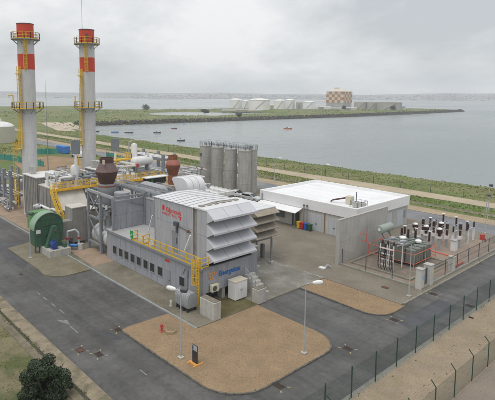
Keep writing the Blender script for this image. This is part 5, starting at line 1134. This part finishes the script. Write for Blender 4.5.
# ================================================================ WEST SIDE
cont = thing('shipping_container', 'blue container on the bare soil behind the chimneys', 'container', (-171, 78, 0))
MB().box(-174.6, -168.0, 76.8, 79.2, .1, 2.7).build('body', blue2, cont, bevel=.03)
for k in range(14): MB().box(-174.4 + k * .46, -174.2 + k * .46, 76.74, 76.8, .2, 2.5).build('rib', blue2, cont)
for k in range(5): MB().box(-168, -167.94, 76.95 + k * .46, 77.15 + k * .46, .2, 2.5).build('rib', blue2, cont)
vn = thing('box_truck', 'white box truck parked beside the blue container', 'truck', (-157.5, 76.5, 0))
MB().box(-159.5, -155.6, 75.4, 77.6, .8, 3.0).build('cargo_box', carw, vn, bevel=.03); MB().prism_y([(-155.55, .5), (-155.55, 2.3), (-154.6, 2.25), (-154.0, 1.4), (-153.9, .5)], 75.5, 77.5).build('cab', carw, vn)
MB().prism_y([(-155.2, 1.45), (-155.2, 2.1), (-154.65, 2.1), (-154.2, 1.45)], 75.47, 75.5).build('window', darkgl, vn)
for x in (-158.6, -154.8):
    for y in (75.5, 77.3): MB().cyl((x, y - .12, .42), (x, y + .12, .42), .42, n=14).build('wheel', black, vn)
tk = thing('storage_tank', 'pale tank with white dome cut by the left edge', 'tank', (-226, 73, 0))
MB().cyl((-226, 73, 0), (-226, 73, 7.2), 6.6, n=40).build('shell', mat('cream_tank', (.50, .48, .40), .7, var=.08, scale=.2, streak=.1), tk, smooth=True); MB().sphere((-226, 73, 6.6), 6.6, 32, 14, .42).build('dome', whitep, tk, smooth=True)
MB().cyl((-226, 73, 9), (-226, 73, 10.5), 1.2, n=18).build('vent', whitep, tk)
for lb, pts in (('teal netting fence in front of the pale tank', [(-174, 52.5), (-162, 55.5), (-150, 57.5), (-142, 58.5)]), ('teal netting fence left of the blue container', [(-178, 65), (-173, 70.5), (-169, 75)]), ('teal netting fence right of the white truck', [(-150, 84), (-142, 83), (-134, 81.5)])):
    t_ = thing('net_fence', lb, 'fence', (*pts[0], 0), 'teal netting fences')
    for a, c in zip(pts, pts[1:]):
        n = 4
        for k in range(n):
            p = Vector((*a, 0)).lerp(Vector((*c, 0)), k / n); q = Vector((*a, 0)).lerp(Vector((*c, 0)), (k + 1) / n)
            MB().bar(p, p + Vector((0, 0, 2.2)), .1).build('post', steel_d, t_); h1 = Vector((0, 0, 2.0 + rnd.uniform(-.25, .15))); 
            MB().bar(p + h1 / 2, q + h1 / 2, .02, h1.z - .1).build('net', tealnet, t_)
# crates and drums behind the boilers
for k, (x, y, s_, m, lb) in enumerate(((-112, 40, 1.8, whitep, 'white site cabin near the left pipe rack'), (-108, 36, 1.5, clad2, 'grey equipment box by the left pipe rack'), (-104, 30.3, 1.2, pale, 'pale equipment box at the left frame edge'), (-111, 58, 2.2, clad2, 'grey equipment hut in front of the mast'), (-118, 70, 2.4, whitep, 'white hut near the back road'))):
    t_ = thing('site_hut', lb, 'hut', (x, y, .1)); MB().box(x - s_, x + s_, y - s_ * .7, y + s_ * .7, .05, s_ * 1.25).build('body', m, t_, bevel=.03); MB().box(x - s_ - .1, x + s_ + .1, y - s_ * .7 - .1, y + s_ * .7 + .1, s_ * 1.25, s_ * 1.25 + .12).build('roof', roofgrey, t_); MB().box(x + s_, x + s_ + .03, y - .4, y + .4, .1, s_ * 1.1).build('door', steelg, t_)

# ================================================================ VEGETATION
def tufts(name, xy, zf, hmin, hmax, material, blades=4, wid=.5):
    n = len(xy); V = np.zeros((n, blades, 4, 3), np.float32)
    ang = rs.rand(n, blades) * 2 * math.pi; hh = (hmin + (hmax - hmin) * rs.rand(n)[:, None] ** 1.5) * (.6 + .5 * rs.rand(n, blades)); ww = hh * wid * (.7 + .6 * rs.rand(n, blades))
    lean = hh * .5 * rs.rand(n, blades); la = rs.rand(n, blades) * 2 * math.pi
    dx, dy = np.cos(ang) * ww / 2, np.sin(ang) * ww / 2; ox, oy = (rs.rand(n, blades) - .5) * hh * .9, (rs.rand(n, blades) - .5) * hh * .9
    zz = zf[:, None] - .02; bx, by = xy[:, 0][:, None] + ox, xy[:, 1][:, None] + oy
    V[:, :, 0] = np.stack([bx - dx, by - dy, zz + 0 * dx], -1); V[:, :, 1] = np.stack([bx + dx, by + dy, zz + 0 * dx], -1)
    V[:, :, 2] = np.stack([bx + dx * .8 + np.cos(la) * lean, by + dy * .8 + np.sin(la) * lean, zz + hh], -1); V[:, :, 3] = np.stack([bx - dx * .5 + np.cos(la) * lean, by - dy * .5 + np.sin(la) * lean, zz + hh * .85], -1)
    return stuff(array_mesh(name, V.reshape(-1, 3), np.arange(n * blades * 4).reshape(-1, 4), material))
def scatter(n, x0, x1, y0, y1, dens):
    xy = np.stack([x0 + (x1 - x0) * rs.rand(n), y0 + (y1 - y0) * rs.rand(n)], -1); keep = rs.rand(n) < dens(xy[:, 0], xy[:, 1]); return xy[keep]
clump = lambda s, a, b_: (lambda x, y: np.clip(a + b_ * hnoise(x, y, s, 3), .04, 1))
b1 = scatter(11000, -260, 0, 96.2, 107.9, clump(.22, .75, .35)); tufts('bank_grass', b1, height(b1[:, 0], b1[:, 1]), .05, .27, tuft, 4, 1.5)['label'] = 'rough green grass on the bank behind the guard rail'
b2_ = scatter(17000, -300, 0, 115.3, 143.5, clump(.16, .7, .4)); tufts('shore_grass', b2_, height(b2_[:, 0], b2_[:, 1]), .05, .25, tuft, 4, 1.5)['label'] = 'rough green grass between the path and the water'
b3 = scatter(9000, -260, -120, 20, 84, clump(.08, .35, .4)); b3 = b3[~((b3[:, 0] > -176) & (b3[:, 1] > 44) & (b3[:, 1] < 80))]; tufts('field_grass', b3, np.zeros(len(b3)), .15, .5, tuft, 4, 1.0)['label'] = 'thin grass on the field west of the plant'
b4 = scatter(26000, -62, -19, -5, 14.4, clump(.5, .3, .35)); tufts('lawn_grass', b4, np.zeros(len(b4)), .03, .12, tuft_lawn, 4, .9)['label'] = 'short patchy lawn in the near left corner'
b5 = scatter(900, -18.4, -13.8, 24, 62, clump(.7, .08, .25)); tufts('weeds', b5, np.zeros(len(b5)), .03, .14, tuft_lawn, 5, .8)['label'] = 'sparse weeds in the sandy strip between the fences'
b6 = scatter(9000, -640, -335, 160, 800, clump(.03, .45, .5)); hz6 = height(b6[:, 0], b6[:, 1]); k6 = hz6 > -3.6; tufts('spit_grass', b6[k6], hz6[k6], .25, 1.0, tuft, 3, 1.6)['label'] = 'low scrub on the flat spit across the basin'
b7 = scatter(900, -88, -30, 15.0, 15.6, lambda x, y: np.full_like(x, .6)); tufts('edge_weeds', b7, np.zeros(len(b7)) + .03, .04, .16, tuft_lawn, 5, .8)['label'] = 'weeds along the road edge channel'
ek = []
for pl_k in (isl[2:-1], wed[:-2], [(-118, 28.35), (-34, 28.35)], [(-24.3, 48.5), (-24.3, 80)], [(-18.4, 20), (-18.4, 62)]):
    for a, c in zip(pl_k, pl_k[1:]):
        for k in range(int(math.dist(a, c) * 2.2)):
            u = rnd.random(); 
            if math.sin(u * 9 + a[0]) > .1: ek.append((a[0] + (c[0] - a[0]) * u + rnd.gauss(0, .06), a[1] + (c[1] - a[1]) * u + rnd.gauss(0, .06)))
ek = np.array(ek); tufts('kerb_weeds', ek, np.full(len(ek), .09), .03, .12, tuft_lawn, 5, .9)['label'] = 'small weeds growing along the kerbs'
# rocks of the sea wall on the spit and along the near shore
def rocks(name, pts, smin, smax):
    base = np.array([(1,0,0),(-1,0,0),(0,1,0),(0,-1,0),(0,0,1),(0,0,-1)], np.float32); F0 = np.array([(0,2,4),(2,1,4),(1,3,4),(3,0,4),(2,0,5),(1,2,5),(3,1,5),(0,3,5)])
    n = len(pts); s = (smin + (smax - smin) * rs.rand(n, 1, 1)) * (.6 + .7 * rs.rand(n, 6, 1)); V = base[None] * s * np.array([1, 1, .6]); a = rs.rand(n) * 6.28
    c, sn = np.cos(a)[:, None], np.sin(a)[:, None]; X = V[..., 0] * c - V[..., 1] * sn; Yv = V[..., 0] * sn + V[..., 1] * c
    V = np.stack([X, Yv, V[..., 2]], -1) + pts[:, None, :]
    return stuff(array_mesh(name, V.reshape(-1, 3), (F0[None] + 6 * np.arange(n)[:, None, None]).reshape(-1, 3), rock))
ye = np.array([100, 190, 350, 500, 800, 835.]); xe = np.array([-372, -356, -341, -326, -321, -330.])
yr = 175 + 655 * rs.rand(6500); off = rs.rand(6500) * 7 - 1.2; xr = np.interp(yr, ye, xe) - off
rocks('sea_wall_rocks', np.stack([xr, yr, -4.2 + np.clip(off, 0, 6) * .62], -1), .5, 1.25)['label'] = 'dark boulders of the sea wall along the spit'
xr = -300 + 300 * rs.rand(1500); yr = 147 + hnoise(xr, 0 * xr, .09, 2) * 1.1 - rs.rand(1500) * 2.5
rocks('shore_rocks', np.stack([xr, yr, height(xr, yr)], -1), .15, .5)['label'] = 'small stones along the near shoreline'

def stones(name, pts, smin, smax, m):
    o = rocks(name, pts, smin, smax); o.data.materials.clear(); o.data.materials.append(m); return o
def inside(poly, P):
    x, y = P[:, 0], P[:, 1]; c = np.zeros(len(P), bool); j = len(poly) - 1
    for i in range(len(poly)):
        xi, yi = poly[i]; xj, yj = poly[j]; c ^= ((yi > y) != (yj > y)) & (x < (xj - xi) * (y - yi) / (yj - yi + 1e-9) + xi); j = i
    return c
stone_m = mat('loose_gravel', (.32, .225, .13), .95, var=.2, scale=.6, island=.3)
P_ = np.stack([-38.6 + 15.4 * rs.rand(26000), 22.4 + 14.2 * rs.rand(26000)], -1); P_ = P_[inside(isl, P_)]
stones('island_stones', np.column_stack([P_, np.full(len(P_), KZ - .03)]), .012, .045, stone_m)['label'] = 'loose stones on the large gravel island'
P_ = np.stack([-34 + 10.4 * rs.rand(9000), 43.3 + 4.8 * rs.rand(9000)], -1); P_ = P_[inside(wed, P_)]
stones('bed_stones', np.column_stack([P_, np.full(len(P_), KZ - .03)]), .012, .045, stone_m)['label'] = 'loose stones on the small gravel bed'
sp_pts = []
for a, c in zip(isl[2:-1], isl[3:-1]):
    for k in range(int(math.dist(a, c) * 9)): u = rnd.random(); sp_pts.append((a[0] + (c[0] - a[0]) * u + rnd.gauss(0, .22), a[1] + (c[1] - a[1]) * u + rnd.gauss(0, .22), .012))
P_ = np.array(sp_pts); P_ = P_[~inside(isl, P_)]
stones('spilled_gravel', P_, .01, .03, stone_m)['label'] = 'gravel spilled over the island kerb onto the road'
P_ = np.stack([-18.3 + 4.6 * rs.rand(9000), 22 + 40 * rs.rand(9000)], -1)
stones('strip_stones', np.column_stack([P_, np.full(len(P_), .012)]), .01, .035, stone_m)['label'] = 'loose stones in the sandy strip between the fences'
def leaf_crown(name, centres, radii, n, size, material, parent, up=.2):
    c = np.array(centres); r = np.array(radii); pick = rs.choice(len(c), n, p=(r ** 2) / (r ** 2).sum())
    d = rs.randn(n, 3); d /= np.linalg.norm(d, axis=1)[:, None]; rad = r[pick] * (.55 + .5 * rs.rand(n) ** .6)
    p = c[pick] + d * rad[:, None] * np.array([1, 1, .9])
    nrm = d + rs.randn(n, 3) * .55 + np.array([0, 0, up]); nrm /= np.linalg.norm(nrm, axis=1)[:, None]
    a = np.cross(nrm, rs.randn(n, 3)); a /= np.linalg.norm(a, axis=1)[:, None]; b_ = np.cross(nrm, a); s = size * (.4 + 1.1 * rs.rand(n))[:, None]
    V = np.stack([p - a * s * .5, p + b_ * s * .32 + nrm * s * .08, p + a * s * .5, p - b_ * s * .32 + nrm * s * .08], 1)
    o = array_mesh(name, V.reshape(-1, 3) - np.array(ORG[parent.name]), np.arange(n * 4).reshape(-1, 4), material); o.parent = parent; return o
bx0, by0 = -32.75, 13.0
sh = thing('shrub', 'dense dark green round shrub on the lawn in the near left corner', 'shrub', (bx0, by0, 0))
cs_, rs_ = [], []
for k in range(40):
    a = rnd.uniform(0, 6.283); q = math.sqrt(rnd.random()); z = rnd.uniform(.35, 2.7); w = 1.85 * (1 - ((z - 1.0) / 2.4) ** 2 * .8) * .8
    cs_.append((bx0 + math.cos(a) * q * w, by0 + math.sin(a) * q * w, z)); rs_.append(rnd.uniform(.28, .58))
for k in range(9): a = k * .7; q = rnd.uniform(1.2, 1.85); cs_.append((bx0 + math.cos(a) * q, by0 + math.sin(a) * q, rnd.uniform(.4, 1.5))); rs_.append(rnd.uniform(.2, .42))
leaf_crown('crown', cs_, rs_, 24000, .125, leafm, sh)
tb_ = MB()
for k in range(9):
    a = k * .7; p = Vector((bx0, by0, 0)); m_ = Vector((bx0 + math.cos(a) * .5, by0 + math.sin(a) * .5, .8)); e = Vector((bx0 + math.cos(a) * 1.4, by0 + math.sin(a) * 1.4, 1.4 + .5 * (k % 3)))
    tb_.cyl(p, m_, .1, .07, 7).cyl(m_, e, .07, .02, 6)
tb_.build('trunk', bark, sh)

# ================================================================ ACROSS THE WATER
def boat(label, x, y, rz, L_, hullm, cab):
    t_ = thing('boat', label, 'boat', (x, y, -4.0), 'moored boats', rz)
    h = L_ / 2; w = L_ * .17
    V = []; 
    for sx, hw, z0, z1 in ((-h, w * .8, -.15, .55), (-h * .3, w, -.3, .55), (h * .4, w * .85, -.3, .65), (h, .06, .1, .9)): V += [(sx, -hw, z1), (sx, -hw * .55, z0), (sx, hw * .55, z0), (sx, hw, z1)]
    F_ = []
    for k in range(3):
        a = k * 4; F_ += [(a, a+1, a+5, a+4), (a+1, a+2, a+6, a+5), (a+2, a+3, a+7, a+6), (a+3, a, a+4, a+7)]
    F_ += [(0, 3, 2, 1), (12, 13, 14, 15)]; MB().add(V, F_).build('hull', hullm, t_, local=True)
    if cab: MB().prism_y([(-h * .45, .55), (-h * .4, 1.6), (h * .05, 1.55), (h * .25, .6)], -w * .6, w * .6).build('cabin', whitep if hullm is not carw else blue2, t_, local=True); MB().box(-h * .35, 0, -w * .62, w * .62, 1.05, 1.4).build('window', darkgl, t_, local=True)
    MB().cyl((-h * .1, 0, .5), (-h * .1, 0, 2.4), .05, n=6).build('mast', steelg, t_, local=True)
boat('small orange boat alone on the open basin', -240, 288.4, R(20), 6.5, mat('boat_orange', (.62, .13, .04), .5), True)
boat('dark boat left of the moored group near the beach', -279.3, 173.5, R(35), 6.0, steel_d, False)
boat('dark boat with pale cabin in the middle of the moored group', -268, 188.2, R(50), 5.0, steel_d, True)
boat('rust coloured boat in the moored group', -291, 219.7, R(60), 4.5, rust_o, False)
boat('blue and white boat farthest of the moored group', -332, 262, R(30), 6.5, carw, True)
boat('dark boat just off the near bank above the rust stack', -214.4, 166.6, R(50), 4.5, steel_d, True)
boat('dark boat off the beach behind the right chimney', -300, 160, R(40), 5.5, steel_d, False)
boat('blue boat moored close to the beach', -288, 168, R(40), 5.0, blue2, False)
def G(px, py, z):
    v = m3 @ Vector(((px - CX) / F_PX, -(py - CY) / F_PX, -1)); t_ = (z - CAMH) / v.z; return v.x * t_, v.y * t_, t_
def stank(label, px0, px1, ybase, ytop, m, dome=True):
    x, y, d = G((px0 + px1) / 2, ybase, -1); r = (px1 - px0) / 2 * d / F_PX; h = (ybase - ytop) * d / F_PX
    t_ = thing('oil_tank', label, 'tank', (x, y, -1), 'tanks on the spit')
    MB().cyl((x, y, -1.3), (x, y, -1 + h * .86), r, n=40).build('shell', m, t_, smooth=True)
    MB().lathe((x, y, -1 + h * .86), [(r * 1.02, 0), (r * .7, h * .09), (r * .3, h * .13), (.1, h * .14)] if dome else [(r * 1.01, 0), (r * 1.01, .4), (r * .96, .4), (r * .96, -.4)], 40).build('roof', m, t_, smooth=True)
    MB().lathe((x, y, -1 + h * .84), [(r * 1.01, 0), (r * 1.015, .3), (r * 1.01, .5)], 40, caps=False).build('rim', beige, t_)
    sp_ = MB()
    for k in range(12): a = math.atan2(-y, -x) - .5 + k * .09; sp_.bar((x + (r + .4) * math.cos(a), y + (r + .4) * math.sin(a), -1 + h * .86 * k / 12), (x + (r + .4) * math.cos(a + .09), y + (r + .4) * math.sin(a + .09), -1 + h * .86 * (k + 1) / 12), .5)
    sp_.build('spiral_stair', tankg, t_)
stank('white domed tank at the left end of the tank farm', 229.7, 242.2, 108.3, 98.4, tankw)
stank('small white tank between the two large left tanks', 242.6, 248.5, 108.6, 100.2, tankw)
stank('widest white domed tank in the left half of the farm', 249, 269.5, 109.8, 98.4, tankw)
stank('white tank just right of the widest one', 274, 284.8, 108.8, 99.4, tankw)
stank('white tank in the middle of the tank farm', 285.2, 294.5, 108.6, 99.0, tankw)
stank('white tank at the right end of the white row', 303, 315, 108.2, 101.2, tankw)
stank('grey tank just right of the checkered tower', 354, 366.3, 109.2, 101.2, tankg, False)
stank('grey tank between two grey neighbours', 366.6, 377, 109.4, 101.2, tankg, False)
stank('wide grey tank at the right end of the farm', 377.4, 401, 110, 101.4, tankg, False)
# gas holder tower with orange checks
gx, gy, gd = G(338.8, 107.2, -1); gr2 = 10.6 * gd / F_PX
gh = thing('checkered_tower', 'square tower with orange and cream checks among the tanks', 'tower', (gx, gy, -1))
s = gd / F_PX; H0 = 4.4 * s; H1 = 15.4 * s; a_ = math.atan2(-gy, -gx)
e1 = Vector((math.cos(a_ + R(62)), math.sin(a_ + R(62)), 0)); e2 = Vector((math.cos(a_ - R(28)), math.sin(a_ - R(28)), 0)); Wd = 9.3 * s
def qbox(u0, u1, v0, v1, z0, z1):
    m_ = MB(); base = Vector((gx, gy, 0)); pts = [base + e1 * u + e2 * v for u, v in ((u0, v0), (u1, v0), (u1, v1), (u0, v1))]
    return m_.add([(p.x, p.y, z) for z in (z0, z1) for p in pts], [(0,3,2,1),(4,5,6,7),(0,1,5,4),(1,2,6,5),(2,3,7,6),(3,0,4,7)])
qbox(-Wd * .96, Wd * .96, -Wd * .96, Wd * .96, -1.3, -1 + H0).build('lower_storey', tankg, gh)
qbox(-Wd * .98, Wd * .98, -Wd * .98, Wd * .98, -1 + H0, -1 + H1).build('core', check_w, gh)
nC = 6; nR = 4
for i in range(nC):
    for j in range(nR):
        if (i + j) % 2: continue
        u0 = -Wd + 2 * Wd * i / nC; z0 = -1 + H0 + (H1 - H0) * j / nR; z1 = z0 + (H1 - H0) / nR
        qbox(u0, u0 + 2 * Wd / nC, Wd * .98, Wd * .99, z0, z1).build('check_panel', check_o, gh)
        qbox(Wd * .98, Wd * .99, u0, u0 + 2 * Wd / nC, z0, z1).build('check_panel', check_o, gh)
        qbox(u0, u0 + 2 * Wd / nC, -Wd * .99, -Wd * .98, z0, z1).build('check_panel', check_o, gh)
rfz = -1 + H1
mR = MB(); bb = Vector((gx, gy, 0)); c4 = [bb + e1 * u * Wd * 1.02 + e2 * v * Wd * 1.02 for u, v in ((-1, -1), (1, -1), (1, 1), (-1, 1))]
ap = bb + e1 * (-.25 * Wd)
mR.add([(p.x, p.y, rfz) for p in c4] + [(ap.x, ap.y, rfz + 3.4 * s)], [(0, 3, 2, 1), (0, 1, 4), (1, 2, 4), (2, 3, 4), (3, 0, 4)]).build('roof', check_w, gh)
qbox(-Wd * .5, -Wd * .1, -.2 * Wd, .2 * Wd, rfz + 1.6 * s, rfz + 4.0 * s).build('roof_vent', check_w, gh)
# sheds and pipe structures between the tanks
for lb, p0, p1, yb, yt, m in (('long low white shed left of the checkered tower', 312, 330, 108.8, 106.2, whitep), ('grey steel structure between white tanks', 296, 302.5, 108.8, 101.5, tankg), ('pale low shed right of the checkered tower', 341, 356, 110.2, 107.4, pale), ('blue roofed shed at the right end of the farm', 396, 405, 110, 106.4, blue2), ('brown low shed right of the widest white tank', 269.8, 274, 109.2, 104.5, beige), ('long low wall at the left end of the tank farm', 222, 262, 110.6, 109.4, pale)):
    x, y, d = G((p0 + p1) / 2, yb, -1); hw = (p1 - p0) / 2 * d / F_PX; hh = (yb - yt) * d / F_PX; a0 = math.atan2(y, x) + R(90)
    t_ = thing('shed', lb, 'shed', (x, y, -1), None, a0); MB().box(-hw, hw, -4, 4, -.3, hh * .85).build('wall', beige if m is blue2 else m, t_, local=True); MB().prism_x([(-4.4, hh * .85), (4.4, hh * .85), (0, hh)], -hw - .3, hw + .3).build('roof', m, t_, local=True)
    MB().box(-hw * .3, hw * .3, 4, 4.06, 0, hh * .6).build('door', steelg, t_, local=True)
def far_tree(label, px, py, h, w):
    x, y, d = G(px, py, -1); t_ = thing('tree', label, 'tree', (x, y, -1), 'trees on the spit')
    MB().cyl((x, y, -3.6), (x, y, -1 + h * .5), .35, .2, 7).build('trunk', bark, t_)
    cc = [(x + rnd.uniform(-w, w) * .6, y + rnd.uniform(-w, w) * .6, -1 + h * rnd.uniform(.35, .85)) for k in range(14)]; leaf_crown('crown', cc, [w * .42] * 14, 700, 1.0, leafm, t_)
far_tree('dark tree at the right end of the spit', 388.5, 110.2, 8, 5); far_tree('dark tree left of its twin near the spit end', 393, 110.4, 7, 4); far_tree('small dark tree in front of the checkered tower', 344, 110.4, 7, 4)
far_tree('dark bush tree on the left part of the spit', 146, 110.4, 8, 6); far_tree('low dark tree by the lagoon', 205, 113.2, 4, 5); far_tree('small tree below the left tanks', 239, 117.0, 3.5, 3)

# far shore: hills and town
hv = []; az = np.linspace(R(-110), R(10), 240); prof_h = []
for i, a in enumerate(az):
    dist = 2900 - 350 * math.sin((a + R(110)) * 1.3)
    rel = (a - YAW)
    hgt = 27 + 7 * math.sin(a * 5 + 1) + 3 * math.sin(a * 13) + 1.2 * math.sin(a * 31 + 2) + 12 * max(0, min(1, (math.degrees(rel) + 5) / 30))
    prof_h.append((a, dist, hgt))
    for j, (k, f_) in enumerate(((0, -.12), (60, .05), (220, .38), (420, .75), (600, 1.0), (800, .9))):
        hv.append((math.sin(a) * (dist + k), math.cos(a) * (dist + k), -5 + f_ * hgt * (1 + .02 * math.sin(i * .9 + j * 2))))
nj = 6; hf = [(i * nj + j, (i + 1) * nj + j, (i + 1) * nj + j + 1, i * nj + j + 1) for i in range(239) for j in range(nj - 1)]
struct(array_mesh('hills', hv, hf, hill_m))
tm = MB()
for k in range(1900):
    i = rnd.randrange(239); a, dist, hg = prof_h[i]; u = rnd.random(); kk = 20 + 380 * u * u; zz = -5 + hg * np.interp(kk, [0, 60, 220, 420, 600], [-.12, .05, .38, .75, 1.0]); a += rnd.uniform(0, .009)
    x, y = math.sin(a) * (dist + kk), math.cos(a) * (dist + kk); w = rnd.uniform(2.5, 7); h = rnd.uniform(2, 6)
    if rnd.random() < .85 and math.degrees(a) < -58: continue
    tm.box(x - w, x + w, y - w, y + w, zz - 3, zz + h)
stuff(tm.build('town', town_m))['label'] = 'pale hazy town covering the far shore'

# ================================================================ HAZE
hzm = bpy.data.materials.new('haze_air'); hzm.use_nodes = True; t = hzm.node_tree; t.nodes.clear()
om = t.nodes.new('ShaderNodeOutputMaterial'); pv = t.nodes.new('ShaderNodeVolumePrincipled'); pv.inputs['Color'].default_value = (.93, .96, 1, 1); pv.inputs['Density'].default_value = 2.6e-4; pv.inputs['Anisotropy'].default_value = .0
t.links.new(pv.outputs[0], om.inputs['Volume'])
stuff(MB().box(-4300, 1900, -1600, 4300, -9.5, 130).build('haze', hzm))['label'] = 'pale sea haze over the whole view'
